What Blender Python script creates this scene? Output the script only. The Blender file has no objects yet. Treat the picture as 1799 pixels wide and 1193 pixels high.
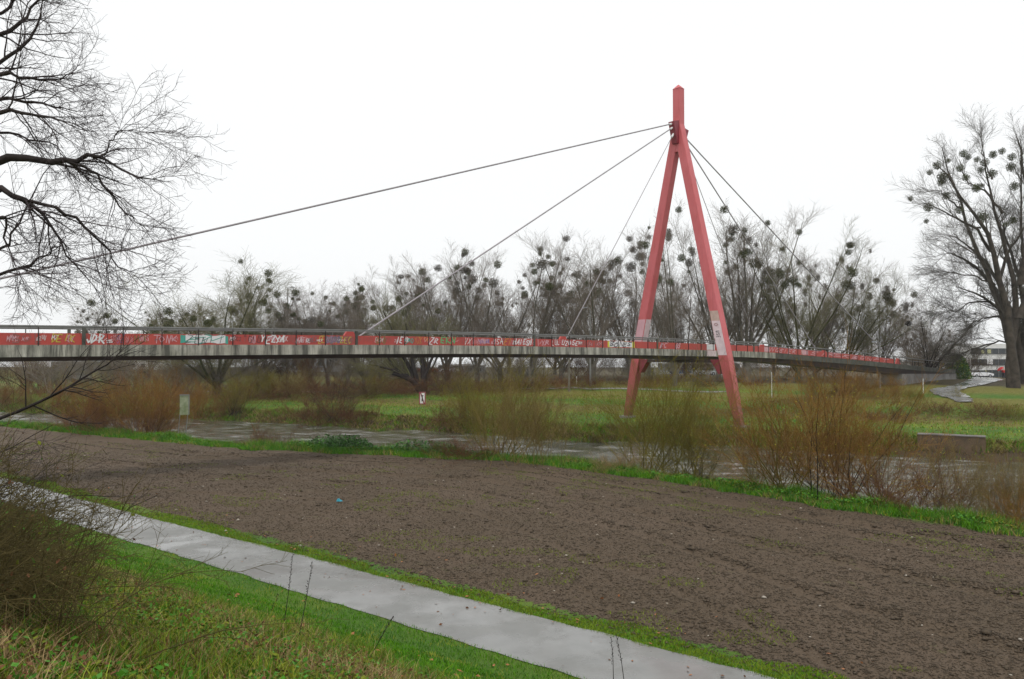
import bpy, math, random
import numpy as np
from mathutils import Vector, Matrix
R_ = math.radians
rng = np.random.default_rng(7)
random.seed(7)
SC = bpy.context.scene
COL = SC.collection

# ------------------------------------------------------------------ camera
CAMZ = 6.4; FPX = 1400.0; PITCH = math.atan(31.5/FPX)
cd = bpy.data.cameras.new("camera"); cam = bpy.data.objects.new("camera", cd); COL.objects.link(cam)
cd.sensor_width = 36; cd.lens = 36*FPX/1799.0
cd.clip_start = 0.05; cd.clip_end = 6000
cam.location = (0, 0, CAMZ); cam.rotation_euler = (math.pi/2 + PITCH, 0, 0)
SC.camera = cam
SC.view_settings.view_transform = 'Standard'; SC.view_settings.look = 'None'
SC.view_settings.exposure = 0.0; SC.view_settings.gamma = 1.0
SC.view_settings.use_curve_mapping = False
SC.cycles.max_bounces = 5; SC.cycles.diffuse_bounces = 2; SC.cycles.glossy_bounces = 2
SC.cycles.transparent_max_bounces = 4; SC.cycles.volume_bounces = 0
SC.cycles.use_denoising = True

# ------------------------------------------------------------------ world and sun
SUN_EL, SUN_AZ = R_(70), R_(190)
w = bpy.data.worlds.new("World"); SC.world = w; w.use_nodes = True
nt = w.node_tree; nt.nodes.clear()
sky = nt.nodes.new('ShaderNodeTexSky'); sky.sky_type = 'NISHITA'; sky.sun_disc = False
sky.sun_elevation = SUN_EL; sky.sun_rotation = SUN_AZ; sky.air_density = 1; sky.dust_density = 6
hs = nt.nodes.new('ShaderNodeHueSaturation'); hs.inputs['Saturation'].default_value = 0.12
mx = nt.nodes.new('ShaderNodeMix'); mx.data_type = 'RGBA'; mx.inputs[0].default_value = 0.85
mx.inputs[7].default_value = (10.0, 10.15, 10.2, 1)          # the even cloud deck
bg = nt.nodes.new('ShaderNodeBackground'); bg.inputs[1].default_value = 0.113
wo = nt.nodes.new('ShaderNodeOutputWorld')
nt.links.new(sky.outputs[0], hs.inputs['Color']); nt.links.new(hs.outputs[0], mx.inputs[6])
nt.links.new(mx.outputs[2], bg.inputs[0]); nt.links.new(bg.outputs[0], wo.inputs[0])
sl = bpy.data.lights.new("sun", 'SUN'); sl.energy = 1.5; sl.angle = R_(10); sl.color = (1, .98, .95)
so = bpy.data.objects.new("sun", sl); COL.objects.link(so)
so.rotation_euler = (R_(90)-SUN_EL, 0, R_(180)-SUN_AZ)

# ------------------------------------------------------------------ placing helpers
def ray(u, v):
    x = (u-899.5)/FPX; y = (596.5-v)/FPX
    c, s = math.cos(PITCH), math.sin(PITCH)
    return x, c - s*y, s + c*y                      # x, forward, up
def at_depth(u, v, d):
    x, f, z = ray(u, v); k = d/f
    return Vector((x*k, d, CAMZ+z*k))
def on_level(u, v, z):
    x, f, zz = ray(u, v); k = (z-CAMZ)/zz
    return Vector((x*k, f*k, z))

# ------------------------------------------------------------------ materials
def new_mat(name):
    m = bpy.data.materials.new(name); m.use_nodes = True
    n = m.node_tree; b = n.nodes['Principled BSDF']
    return m, n, b
def N(n, t, **kw):
    o = n.nodes.new(t)
    for k, v in kw.items(): setattr(o, k, v)
    return o
def coords(n, scale=(1, 1, 1), kind='Object'):
    tc = N(n, 'ShaderNodeTexCoord'); mp = N(n, 'ShaderNodeMapping')
    mp.inputs['Scale'].default_value = scale
    n.links.new(tc.outputs[kind], mp.inputs['Vector']); return mp.outputs[0]
def noise(n, vec, scale, detail=6, rough=.6):
    t = N(n, 'ShaderNodeTexNoise'); t.inputs['Scale'].default_value = scale
    t.inputs['Detail'].default_value = detail; t.inputs['Roughness'].default_value = rough
    n.links.new(vec, t.inputs['Vector']); return t.outputs['Fac']
def ramp(n, fac, stops):
    r = N(n, 'ShaderNodeValToRGB'); e = r.color_ramp.elements
    while len(e) < len(stops): e.new(.5)
    for i, (p, c) in enumerate(stops):
        e[i].position = p; e[i].color = (c[0], c[1], c[2], 1) if not isinstance(c, (int, float)) else (c, c, c, 1)
    n.links.new(fac, r.inputs[0]); return r.outputs[0]
def mix(n, fac, a, b, mode='MIX'):
    m = N(n, 'ShaderNodeMix', data_type='RGBA', blend_type=mode)
    for s, v in ((0, fac), (6, a), (7, b)):
        if isinstance(v, (int, float)): m.inputs[s].default_value = v
        elif isinstance(v, tuple): m.inputs[s].default_value = (*v[:3], 1)
        else: n.links.new(v, m.inputs[s])
    return m.outputs[2]
def bump(n, b, fac, strength, dist):
    u = N(n, 'ShaderNodeBump'); u.inputs['Strength'].default_value = strength; u.inputs['Distance'].default_value = dist
    n.links.new(fac, u.inputs['Height']); n.links.new(u.outputs[0], b.inputs['Normal'])
def simple(name, c1, c2=None, scale=3, rough=.7, bmp=0, bd=.01, spec=.5, stretch=(1, 1, 1)):
    m, n, b = new_mat(name)
    b.inputs['Roughness'].default_value = rough; b.inputs['Specular IOR Level'].default_value = spec
    c2 = c2 or tuple(x*.75 for x in c1)
    v = coords(n, stretch); f = noise(n, v, scale)
    n.links.new(ramp(n, f, [(.35, c2), (.65, c1)]), b.inputs['Base Color'])
    if bmp: bump(n, b, noise(n, v, scale*4), bmp, bd)
    return m

M = {}
M['bark'] = simple('bark_grey', (.20, .18, .15), (.12, .108, .09), 2, .9, .6, .03, .2)
M['bark_dark'] = simple('bark_dark', (.034, .026, .023), (.016, .012, .011), 5, .85, .5, .01, .25)
M['bark_moss'] = simple('bark_mossy', (.10, .10, .045), (.06, .055, .032), .6, .9, .5, .03, .2)
M['twig'] = simple('twig_grey', (.225, .188, .150), (.155, .13, .105), 1, .9, spec=.08)
M['twig_olive'] = simple('twig_olive', (.19, .18, .085), (.12, .115, .06), 1, .9, spec=.08)
M['twig_brown'] = simple('twig_brown', (.10, .062, .036), (.06, .04, .026), 1, .9, spec=.08)
M['willow_orange'] = simple('willow_orange', (.27, .14, .035), (.17, .09, .024), .8, .7, spec=.08)
M['willow_olive'] = simple('willow_olive', (.20, .165, .03), (.12, .10, .02), .8, .7, spec=.08)
M['willow_red'] = simple('willow_red', (.22, .10, .038), (.13, .065, .025), .8, .7, spec=.08)
M['willow_pale'] = simple('willow_pale', (.23, .165, .06), (.15, .11, .035), .8, .7, spec=.08)
M['leaf_yellow'] = simple('leaf_yellow', (.38, .34, .03), (.26, .24, .03), 5, .6, spec=.08)
M['mistletoe'] = simple('mistletoe', (.105, .115, .045), (.065, .075, .03), 3, .8, spec=.08)
M['g_lush'] = simple('grass_lush', (.105, .27, .008), (.065, .18, .006), 1.5, .5, spec=.08)
M['g_deep'] = simple('grass_deep', (.055, .18, .010), (.035, .12, .007), 1.5, .5, spec=.08)
M['g_yellow'] = simple('grass_yellow', (.30, .33, .04), (.19, .22, .03), 1.5, .6, spec=.08)
M['g_dry'] = simple('grass_dry', (.34, .25, .12), (.22, .15, .07), 1.5, .8, spec=.08)
M['g_olive'] = simple('grass_olive', (.17, .20, .016), (.10, .125, .012), 1.5, .6, spec=.08)
M['g_moss'] = simple('moss', (.20, .28, .02), (.12, .19, .015), 3, .8, spec=.08)
M['g_nettle'] = simple('nettle', (.085, .24, .035), (.055, .155, .022), 3, .6, spec=.08)
M['ivy'] = simple('ivy', (.06, .14, .035), (.035, .085, .022), 4, .4, spec=.08)
M['leaf_fall'] = simple('leaf_fall', (.33, .13, .04), (.22, .07, .02), 20, .7)
M['bramble'] = simple('bramble', (.16, .07, .035), (.09, .045, .022), 2, .8, spec=.08)
M['bramble_dark'] = simple('bramble_dark', (.105, .082, .030), (.055, .045, .018), 2, .8, spec=.08)
M['twig_mid'] = simple('twig_mid', (.11, .098, .08), (.07, .062, .05), 2, .8, spec=.08)
M['bark_brown'] = simple('bark_brown', (.085, .07, .055), (.035, .029, .024), 1.5, .9, .8, .05, .2)
M['twig_dark'] = simple('twig_dark', (.075, .06, .062), (.045, .036, .038), 3, .8, spec=.08)
M['stone'] = simple('stone_pale', (.42, .37, .30), (.28, .25, .21), 8, .8)
M['clod'] = simple('soil_clod', (.105, .08, .056), (.055, .042, .029), 6, .8, .5, .01, .15)
M['steel'] = simple('steel_galvanised', (.13, .13, .12), (.09, .09, .085), 2, .5)
M['cable'] = simple('cable', (.32, .29, .31), (.26, .24, .25), 1, .45)
M['girder'] = simple('girder_dark', (.035, .018, .016), (.02, .012, .012), 1, .6)
M['white'] = simple('white_paint', (.78, .78, .76), (.66, .66, .64), 1, .5)
M['pole'] = simple('pole_grey', (.22, .22, .21), None, 1, .5)
M['signwhite'] = simple('sign_white', (.8, .8, .8), (.7, .7, .7), 2, .4)
M['signred'] = simple('sign_red', (.28, .03, .045), (.22, .03, .04), 2, .4)
M['signblack'] = simple('sign_black', (.02, .02, .025), None, 2, .4)
M['signback'] = simple('sign_back_mossy', (.30, .33, .22), (.16, .20, .09), 2.5, .7)
M['roof_far'] = simple('roof_far', (.16, .16, .15), None, .5, .8)
M['wall_far'] = simple('wall_far', (.26, .27, .28), (.2, .21, .22), .3, .8)
M['glass_dark'] = simple('glass_dark', (.045, .055, .06), (.02, .025, .03), .5, .12)
M['tyre'] = simple('tyre', (.02, .02, .02), None, 3, .8)
M['car_white'] = simple('car_paint_white', (.75, .76, .78), (.7, .7, .72), 1, .25)
M['car_red'] = simple('car_paint_red', (.35, .05, .04), None, 1, .25)
M['car_silver'] = simple('car_paint_silver', (.4, .42, .44), (.36, .38, .4), 1, .25)
M['car_blue'] = simple('car_paint_blue', (.06, .10, .2), None, 1, .25)
M['red_cloth'] = simple('red_cloth', (.55, .02, .025), (.4, .02, .02), 6, .7)
M['dark_cloth'] = simple('dark_cloth', (.03, .03, .04), None, 6, .8)
M['skin'] = simple('skin', (.5, .3, .22), (.45, .27, .2), 6, .5)
M['blue'] = simple('blue_plastic', (.05, .38, .50), None, 6, .4)
for k, c in dict(gwhite=(.75, .74, .75), gyellow=(.55, .42, .05), gpink=(.62, .36, .40), gteal=(.06, .35, .28),
                 gblack=(.035, .03, .035), ggreen=(.12, .42, .16), gpurple=(.25, .15, .33), gorange=(.6, .22, .05),
                 ggrey=(.16, .13, .14), golive=(.22, .15, .05), gdull=(.30, .10, .09), glime=(.65, .62, .05)).items():
    M[k] = simple('spray_'+k[1:], c, tuple(x*.85 for x in c), 9, .55)

def lit_window():
    m, n, b = new_mat('lit_window'); b.inputs['Base Color'].default_value = (.3, .3, .15, 1)
    b.inputs['Emission Color'].default_value = (.6, .6, .3, 1); b.inputs['Emission Strength'].default_value = .2
    return m
M['lit'] = lit_window()

def paint_red(name, base, pale, dirt, worn=False):
    m, n, b = new_mat(name); v = coords(n)
    f = noise(n, v, .35, 4); c = ramp(n, f, [(.35, base), (.7, pale)])
    f2 = noise(n, coords(n, (3, 3, .5)), 1.2, 8, .7)
    c = mix(n, ramp(n, f2, [(.52, 0), (.78, .75)]), c, dirt)
    if worn:                                       # rust and grime low on the legs, streaks below the joints
        sx = N(n, 'ShaderNodeSeparateXYZ'); n.links.new(v, sx.inputs[0])
        hgt = N(n, 'ShaderNodeMath', operation='MULTIPLY_ADD'); n.links.new(noise(n, v, 1.6, 8, .7), hgt.inputs[0]); hgt.inputs[1].default_value = 7.; n.links.new(sx.outputs[2], hgt.inputs[2])
        mr = N(n, 'ShaderNodeMapRange'); n.links.new(hgt.outputs[0], mr.inputs[0]); mr.inputs[1].default_value = 4.2; mr.inputs[2].default_value = 11.
        c = mix(n, ramp(n, mr.outputs[0], [(0, .75), (.5, .45), (1, 0)]), c, (.20, .065, .03))
        mr2 = N(n, 'ShaderNodeMapRange'); n.links.new(hgt.outputs[0], mr2.inputs[0]); mr2.inputs[1].default_value = 3.4; mr2.inputs[2].default_value = 5.6
        c = mix(n, ramp(n, mr2.outputs[0], [(0, .8), (1, 0)]), c, (.07, .06, .045))
        c = mix(n, ramp(n, noise(n, coords(n, (4, 4, .15)), 1.5, 8, .7), [(.55, 0), (.75, .5)]), c, (.24, .04, .035))
    n.links.new(c, b.inputs['Base Color']); b.inputs['Roughness'].default_value = .5
    bump(n, b, noise(n, v, 12), .15, .01)
    return m
M['panel_red'] = paint_red('panel_red', (.47, .062, .045), (.40, .05, .045), (.22, .06, .05))
M['pylon_red'] = paint_red('pylon_red', (.52, .095, .10), (.56, .13, .145), (.36, .06, .055), True)
M['anchor_red'] = paint_red('anchor_red', (.25, .025, .04), (.20, .02, .035), (.10, .02, .03))
M['patch_pink'] = paint_red('patch_pink', (.62, .36, .40), (.55, .30, .34), (.45, .22, .25))
M['patch_pale'] = simple('patch_pale', (.70, .58, .60), (.58, .46, .48), 2, .6)
M['patch_beige'] = simple('patch_beige', (.55, .40, .34), None, 2, .6)

def concrete():
    m, n, b = new_mat('deck_concrete')
    v = coords(n, (1, 1, 1)); vs = coords(n, (1.5, 1.5, .12))
    c = ramp(n, noise(n, v, 1.1, 8, .65), [(.3, (.32, .31, .25)), (.7, (.58, .56, .49))])
    st = noise(n, vs, 1.6, 9, .75)
    c = mix(n, ramp(n, st, [(.42, .9), (.60, .0)]), c, (.055, .055, .045))
    big = noise(n, coords(n, (.25, .25, .05)), .8, 4)
    c = mix(n, ramp(n, big, [(.5, 0), (.7, .55)]), c, (.10, .105, .08))
    n.links.new(c, b.inputs['Base Color']); b.inputs['Roughness'].default_value = .8
    bump(n, b, noise(n, v, 9), .3, .02)
    return m
M['concrete'] = concrete()
M['concrete_dark'] = simple('concrete_mossy', (.10, .10, .085), (.05, .052, .042), 1.2, .85, .3, .02)
M['concrete_wall'] = simple('concrete_wall', (.26, .25, .24), (.16, .15, .14), .9, .85, .3, .02)
M['brick_wall'] = simple('bank_wall', (.13, .085, .05), (.07, .05, .03), 1.4, .9, .5, .04)

def ground_mat():
    m, n, b = new_mat('ground_cover')
    v = coords(n)
    at = N(n, 'ShaderNodeVertexColor', layer_name='zone'); sp = N(n, 'ShaderNodeSeparateColor')
    n.links.new(at.outputs['Color'], sp.inputs[0])
    nz = noise(n, v, 1.6, 8, .7)
    fine = noise(n, v, 14, 9, .8); big = noise(n, v, .18, 4)
    def mask(ch, lo=.35, hi=.65, amt=.5):
        a = N(n, 'ShaderNodeMath', operation='MULTIPLY_ADD'); a.inputs[1].default_value = amt; a.inputs[2].default_value = -amt*.5
        n.links.new(nz, a.inputs[0])
        s = N(n, 'ShaderNodeMath', operation='ADD'); n.links.new(sp.outputs[ch], s.inputs[0]); n.links.new(a.outputs[0], s.inputs[1])
        return ramp(n, s.outputs[0], [(lo, 0), (hi, 1)])
    soil = ramp(n, fine, [(.28, (.028, .021, .014)), (.5, (.079, .057, .037)), (.72, (.155, .115, .078))])
    soil = mix(n, ramp(n, big, [(.4, 0), (.65, .45)]), soil, (.115, .082, .058))
    mossf = noise(n, v, .55, 9, .78)
    soil = mix(n, ramp(n, mossf, [(.60, 0), (.70, .6)]), soil, (.085, .12, .02))
    grass = ramp(n, fine, [(.3, (.028, .065, .010)), (.7, (.085, .175, .02))])
    grass = mix(n, ramp(n, big, [(.45, 0), (.7, .6)]), grass, (.19, .22, .03))
    rough = ramp(n, noise(n, v, 4, 9, .75), [(.3, (.07, .055, .018)), (.5, (.13, .13, .025)), (.7, (.21, .17, .05))])
    mud = ramp(n, fine, [(.3, (.03, .022, .014)), (.7, (.085, .06, .035))])
    c = mix(n, mask(0), rough, soil)
    c = mix(n, mask(1), c, grass)
    c = mix(n, mask(2), c, mud)
    n.links.new(c, b.inputs['Base Color'])
    n.links.new(ramp(n, nz, [(.3, .6), (.7, .9)]), b.inputs['Roughness'])
    b.inputs['Specular IOR Level'].default_value = .12
    hsum = N(n, 'ShaderNodeMath', operation='ADD'); n.links.new(fine, hsum.inputs[0])
    n.links.new(noise(n, v, 26, 4, .7), hsum.inputs[1])
    bump(n, b, hsum.outputs[0], .8, .03)
    return m
M['ground'] = ground_mat()

def path_mat():
    m, n, b = new_mat('path_wet'); v = coords(n)
    f = noise(n, v, 1.2, 9, .65)
    c = ramp(n, f, [(.3, (.135, .136, .128)), (.5, (.16, .16, .152)), (.72, (.185, .184, .175))])
    sp = noise(n, v, 22, 6, .85)
    c = mix(n, ramp(n, sp, [(.58, 0), (.72, .5)]), c, (.09, .09, .07))
    c = mix(n, ramp(n, noise(n, v, .8, 5), [(.5, 0), (.7, .35)]), c, (.11, .105, .09))
    n.links.new(c, b.inputs['Base Color'])
    n.links.new(ramp(n, noise(n, v, .5, 5), [(.44, .07), (.60, .42)]), b.inputs['Roughness'])
    bump(n, b, noise(n, v, 40, 5), .25, .006)
    return m
M['path'] = path_mat()

def water_mat():
    m, n, b = new_mat('river_water')
    b.inputs['Roughness'].default_value = .12; b.inputs['IOR'].default_value = 1.36
    tc = N(n, 'ShaderNodeTexCoord'); mp = N(n, 'ShaderNodeMapping'); mq = N(n, 'ShaderNodeMapping')
    mp.inputs['Rotation'].default_value = (0, 0, R_(35)); mp.inputs['Scale'].default_value = (.45, 1.2, 1)
    mq.inputs['Rotation'].default_value = (0, 0, R_(35)); mq.inputs['Scale'].default_value = (.16, 1.0, 1)
    n.links.new(tc.outputs['Object'], mp.inputs['Vector']); n.links.new(tc.outputs['Object'], mq.inputs['Vector'])
    a = noise(n, mp.outputs[0], 2.2, 6, .6); st = noise(n, mq.outputs[0], 1.1, 8, .7); big = noise(n, mq.outputs[0], .35, 3)
    silt = ramp(n, big, [(.35, (.055, .052, .028)), (.65, (.085, .080, .055))])
    glint_streaks = ramp(n, st, [(.53, 0), (.68, .62)])  # bright ripple glints painted into the water colour as pale streaks
    n.links.new(mix(n, glint_streaks, silt, (.46, .47, .46)), b.inputs['Base Color'])
    mu = N(n, 'ShaderNodeMath', operation='MULTIPLY_ADD'); n.links.new(a, mu.inputs[0]); mu.inputs[1].default_value = .6; n.links.new(st, mu.inputs[2])
    bump(n, b, mu.outputs[0], .8, .06)
    return m
M['water'] = water_mat()

# ------------------------------------------------------------------ mesh helpers
def mesh_np(name, V, F, mats, mi=None, smooth=False, parent=None):
    V = np.asarray(V, dtype=np.float32)
    Fs = [np.asarray(f) for f in (F if isinstance(F, list) else [F]) if len(f)]
    me = bpy.data.meshes.new(name)
    me.vertices.add(len(V)); me.vertices.foreach_set('co', V.ravel())
    nl = sum(f.size for f in Fs); npoly = sum(len(f) for f in Fs)
    me.loops.add(nl); me.polygons.add(npoly)
    me.loops.foreach_set('vertex_index', np.concatenate([f.ravel() for f in Fs]).astype(np.int32))
    tot = np.concatenate([np.full(len(f), f.shape[1]) for f in Fs])
    me.polygons.foreach_set('loop_start', np.concatenate([[0], np.cumsum(tot)[:-1]]).astype(np.int32))
    for m in (mats if isinstance(mats, (list, tuple)) else [mats]): me.materials.append(m)
    if mi is not None: me.polygons.foreach_set('material_index', np.asarray(mi, dtype=np.int32))
    me.update(calc_edges=True)
    if smooth: me.polygons.foreach_set('use_smooth', np.ones(npoly, bool))
    o = bpy.data.objects.new(name, me); COL.objects.link(o)
    if parent is not None: o.parent = parent
    return o
def tag(o, label=None, cat=None, group=None, kind=None):
    for k, v in (('label', label), ('category', cat), ('group', group), ('kind', kind)):
        if v: o[k] = v
    return o
def empty(name, loc, rz=0, **kw):
    o = bpy.data.objects.new(name, None); COL.objects.link(o); o.location = loc; o.rotation_euler = (0, 0, rz)
    o.empty_display_size = .3
    return tag(o, **kw)
def copy_tree(o, parent=None):
    c = o.copy(); COL.objects.link(c)
    if parent is not None: c.parent = parent
    for ch in list(o.children): copy_tree(ch, c)
    return c
class MB:
    """collects prisms given by corner lists"""
    def __init__(s): s.v = []; s.f = []
    def hexa(s, a, b):                       # two rings of equal length
        k = len(s.v); n = len(a); s.v += [tuple(p) for p in a]+[tuple(p) for p in b]
        s.f.append(tuple(range(k+n-1, k-1, -1))); s.f.append(tuple(range(k+n, k+2*n)))
        for i in range(n):
            j = (i+1) % n; s.f.append((k+i, k+j, k+n+j, k+n+i))
        return s
    def box(s, c, h, rz=0):
        cx, cy, cz = c; hx, hy, hz = h; cs, sn = math.cos(rz), math.sin(rz)
        q = [(-hx, -hy), (hx, -hy), (hx, hy), (-hx, hy)]
        r = [(cx+x*cs-y*sn, cy+x*sn+y*cs) for x, y in q]
        return s.hexa([(x, y, cz-hz) for x, y in r], [(x, y, cz+hz) for x, y in r])
    def tube(s, pts, rad, n=8):
        pts = [Vector(p) for p in pts]; rad = rad if isinstance(rad, (list, tuple)) else [rad]*len(pts)
        k0 = len(s.v)
        for i, p in enumerate(pts):
            t = (pts[min(i+1, len(pts)-1)]-pts[max(i-1, 0)]).normalized()
            a = t.cross(Vector((0, 0, 1)) if abs(t.z) < .9 else Vector((1, 0, 0))).normalized(); b = t.cross(a)
            for j in range(n):
                th = 2*math.pi*j/n; s.v.append(tuple(p+a*math.cos(th)*rad[i]+b*math.sin(th)*rad[i]))
        for i in range(len(pts)-1):
            for j in range(n):
                s.f.append((k0+i*n+j, k0+i*n+(j+1) % n, k0+(i+1)*n+(j+1) % n, k0+(i+1)*n+j))
        s.f.append(tuple(range(k0+n-1, k0-1, -1))); e = k0+(len(pts)-1)*n; s.f.append(tuple(range(e, e+n)))
        return s
    def build(s, name, mat, parent=None, bevel=0, smooth=False):
        me = bpy.data.meshes.new(name); me.from_pydata(s.v, [], s.f); me.update()
        for m in (mat if isinstance(mat, (list, tuple)) else [mat]): me.materials.append(m)
        if smooth:
            for p in me.polygons: p.use_smooth = True
        o = bpy.data.objects.new(name, me); COL.objects.link(o)
        if parent is not None: o.parent = parent
        if bevel:
            bv = o.modifiers.new('bevel', 'BEVEL'); bv.width = bevel; bv.segments = 2; bv.limit_method = 'ANGLE'
        return o

# ------------------------------------------------------------------ terrain
def vnoise(x, y, s, seed=0):
    x = np.asarray(x)*s+seed*17.3; y = np.asarray(y)*s+seed*7.9
    xi = np.floor(x).astype(np.int64); yi = np.floor(y).astype(np.int64); fx = x-xi; fy = y-yi
    fx = fx*fx*(3-2*fx); fy = fy*fy*(3-2*fy)
    def h(a, b):
        n = (a*374761393 + b*668265263 + seed*144665) & 0x7fffffff
        n = ((n ^ (n >> 13))*1274126177) & 0x7fffffff
        return ((n ^ (n >> 16)) & 0xffff)/65535.0
    return (h(xi, yi)*(1-fx)+h(xi+1, yi)*fx)*(1-fy)+(h(xi, yi+1)*(1-fx)+h(xi+1, yi+1)*fx)*fy
NX = np.array([-220, -120, -50, -19.8, -8, 0, 6, 11.8, 18.4, 30, 60, 120]); NY = np.array([158, 111, 76, 56.3, 52, 49.4, 43.8, 36.2, 28.4, 15, -18, -84.])
FX = np.array([-220, -130, -70.8, -31.7, -15.5, 5.1, 18.9, 36.1, 60, 120]); FY = np.array([200, 148, 110, 92.5, 83.5, 71.9, 66, 56.3, 44, 12.])
gx = np.linspace(-220, 120, 681)
def sm(y, n=9): return np.convolve(np.pad(y, n//2, mode='edge'), np.ones(n)/n, 'valid')
gN = sm(np.interp(gx, NX, NY)); gF = sm(np.interp(gx, FX, FY))
cN = 1/np.sqrt(1+np.gradient(gN, gx)**2); cF = 1/np.sqrt(1+np.gradient(gF, gx)**2)
def d_near(x, y): return (y-np.interp(x, gx, gN))*np.interp(x, gx, cN)
def d_far(x, y): return (y-np.interp(x, gx, gF))*np.interp(x, gx, cF)
PATH = np.array([(-75, 78), (-46, 55.6), (-28.5, 42.1), (-16.4, 31.9), (-8.2, 25.4), (-4.1, 22.0), (1.0, 17.9), (3.9, 15.5), (12, 8.8), (40, -15), (90, -58)])
PW = 1.24
def d_path(x, y):
    x = np.asarray(x, float); y = np.asarray(y, float); best = np.full(x.shape, 1e9); sg = np.ones(x.shape)
    for a, b in zip(PATH[:-1], PATH[1:]):
        t = b-a; L2 = t@t
        k = np.clip(((x-a[0])*t[0]+(y-a[1])*t[1])/L2, 0, 1)
        dx = x-a[0]-k*t[0]; dy = y-a[1]-k*t[1]; d = np.hypot(dx, dy)
        cr = t[0]*(y-a[1])-t[1]*(x-a[0])
        m = d < best; best = np.where(m, d, best); sg = np.where(m, np.where(cr < 0, 1., -1.), sg)
    return best*sg                                # positive on the camera's side
def H(x, y, rough=True):
    x = np.asarray(x, float); y = np.asarray(y, float)
    dn = d_near(x, y); f = d_far(x, y); e = d_path(x, y)-PW
    n1 = vnoise(x, y, .35, 1)-.5; n2 = vnoise(x, y, 1.3, 2)-.5
    dnn = dn+n1*1.2
    hn = np.interp(dnn, [-1, 0, 1.5, 3.4, 4.8, 7], [0, .05, -.15, -.65, -1.2, -2.2])
    ff = f+n1*1.5+n2*.6
    hf = np.interp(ff, [-3, 0, 1.3, 2.5, 7, 15, 22, 32, 45, 60, 90, 160, 260], [-2.2, -1.1, -.55, .1, .35, .55, 1.15, 1.7, 2.7, 3.3, 2.9, 1.6, 1.2])
    h = np.maximum(hn, hf)
    h = h + np.interp(e, [0, 1, 4, 12, 14, 40], [0, .06, 1.25, 4.66, 4.85, 4.9])
    offp = np.clip((np.abs(d_path(x, y))-PW)/.5, 0, 1)
    h = h + offp*(n1*.06+n2*.05)
    if rough:
        soil = (e < -2*PW-.5) & (dn < -.3)
        n3 = vnoise(x, y, 4, 3)-.5
        rut = np.zeros_like(h)
        for off, wd, dp in ((-2.9, .32, .10), (-4.6, .28, .08), (-8.2, .32, .085), (-11.8, .28, .06), (-16.5, .28, .055)):
            wob = (vnoise(x, y, .05, 5)-.5)*2.4
            q = (dn-off+wob); rut -= dp*np.exp(-(q/wd)**2); rut += dp*.7*np.exp(-((q-.60)/wd)**2)
        h = h + np.where(soil, rut*np.clip((x+60)/20, 0, 1)+n3*.03, offp*n3*.02)
    return h
def hz(x, y): return float(H(np.array([x]), np.array([y]), False)[0])
def on_ground(u, v, lo=5, hi=600):
    """where the sight line through this spot of the photograph meets the terrain"""
    x, f, z = ray(u, v); d = np.geomspace(lo, hi, 1500); k = d/f
    g = H(x*k, d, False)-(CAMZ+z*k); i = np.argmax(g > 0)
    return Vector((x*k[i], d[i], CAMZ+z*k[i])) if g[i] > 0 else None
def base_at(u, d):
    x = (u-899.5)/FPX*d
    return Vector((x, d, hz(x, d)))

ax = np.unique(np.concatenate([-np.geomspace(110, 420, 14), np.arange(-110, -44, .8), np.arange(-44, 32, .22), np.arange(32, 110, .7), np.geomspace(110, 420, 14)]))
ay = np.unique(np.concatenate([-np.geomspace(10, 120, 10), np.arange(-10, 4, 1.), np.arange(4, 62, .22), np.arange(62, 150, .6), np.geomspace(150, 420, 18)]))
X, Y = np.meshgrid(ax, ay); Z = H(X, Y)
V = np.stack([X, Y, Z], -1).reshape(-1, 3); nx, ny = len(ax), len(ay)
i0 = (np.arange(ny-1)[:, None]*nx+np.arange(nx-1)[None]).ravel()
F = np.stack([i0, i0+1, i0+nx+1, i0+nx], 1)
ground = mesh_np('ground', V, F, M['ground'], smooth=True); tag(ground, 'ploughed brown field and grassy river banks', 'ground', kind='structure')
dn = d_near(X, Y); ff = d_far(X, Y); e = d_path(X, Y)
zs = (e < -PW-.45) & (dn < .0) & (dn > -400)
soilm = np.clip((-e-PW-.5)/.5, 0, 1)*np.clip((-dn+.2)/.6, 0, 1)*(ff < 0)
grs = np.clip(1-np.abs(dn-2.0)/3.4, 0, 1)*1.3*(ff < -2)                         # green strip along the field
grs = np.maximum(grs, ((e > -PW-.9) & (e < PW+4.2) & (dn < -1)).astype(float)*np.clip((PW+4.6-e)/1., 0, 1))
lawn = np.interp(ff, [2, 3, 12, 14, 17, 21, 24, 27, 34, 36, 42, 60], [0, .75, .8, .25, .2, .75, .7, .2, .35, .75, .2, .1])*(ff > 1)
grs = np.where(ff > 1, lawn, grs)
mud = np.clip((dn-4.0)/1.5, 0, 1)*(ff < -2)+np.interp(ff, [-2.5, -1.5, .9, 2.2], [0, 1, 1, 0])+np.where(ff > 2, np.interp(ff, [13, 16, 20, 22, 44, 50], [0, .45, .45, 0, 0, .6]), 0)
zc = np.stack([soilm, np.clip(grs, 0, 1), np.clip(mud, 0, 1), np.ones_like(mud)], -1).reshape(-1, 4).astype(np.float32)
ca = ground.data.color_attributes.new('zone', 'FLOAT_COLOR', 'POINT'); ca.data.foreach_set('color', zc.ravel())

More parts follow.
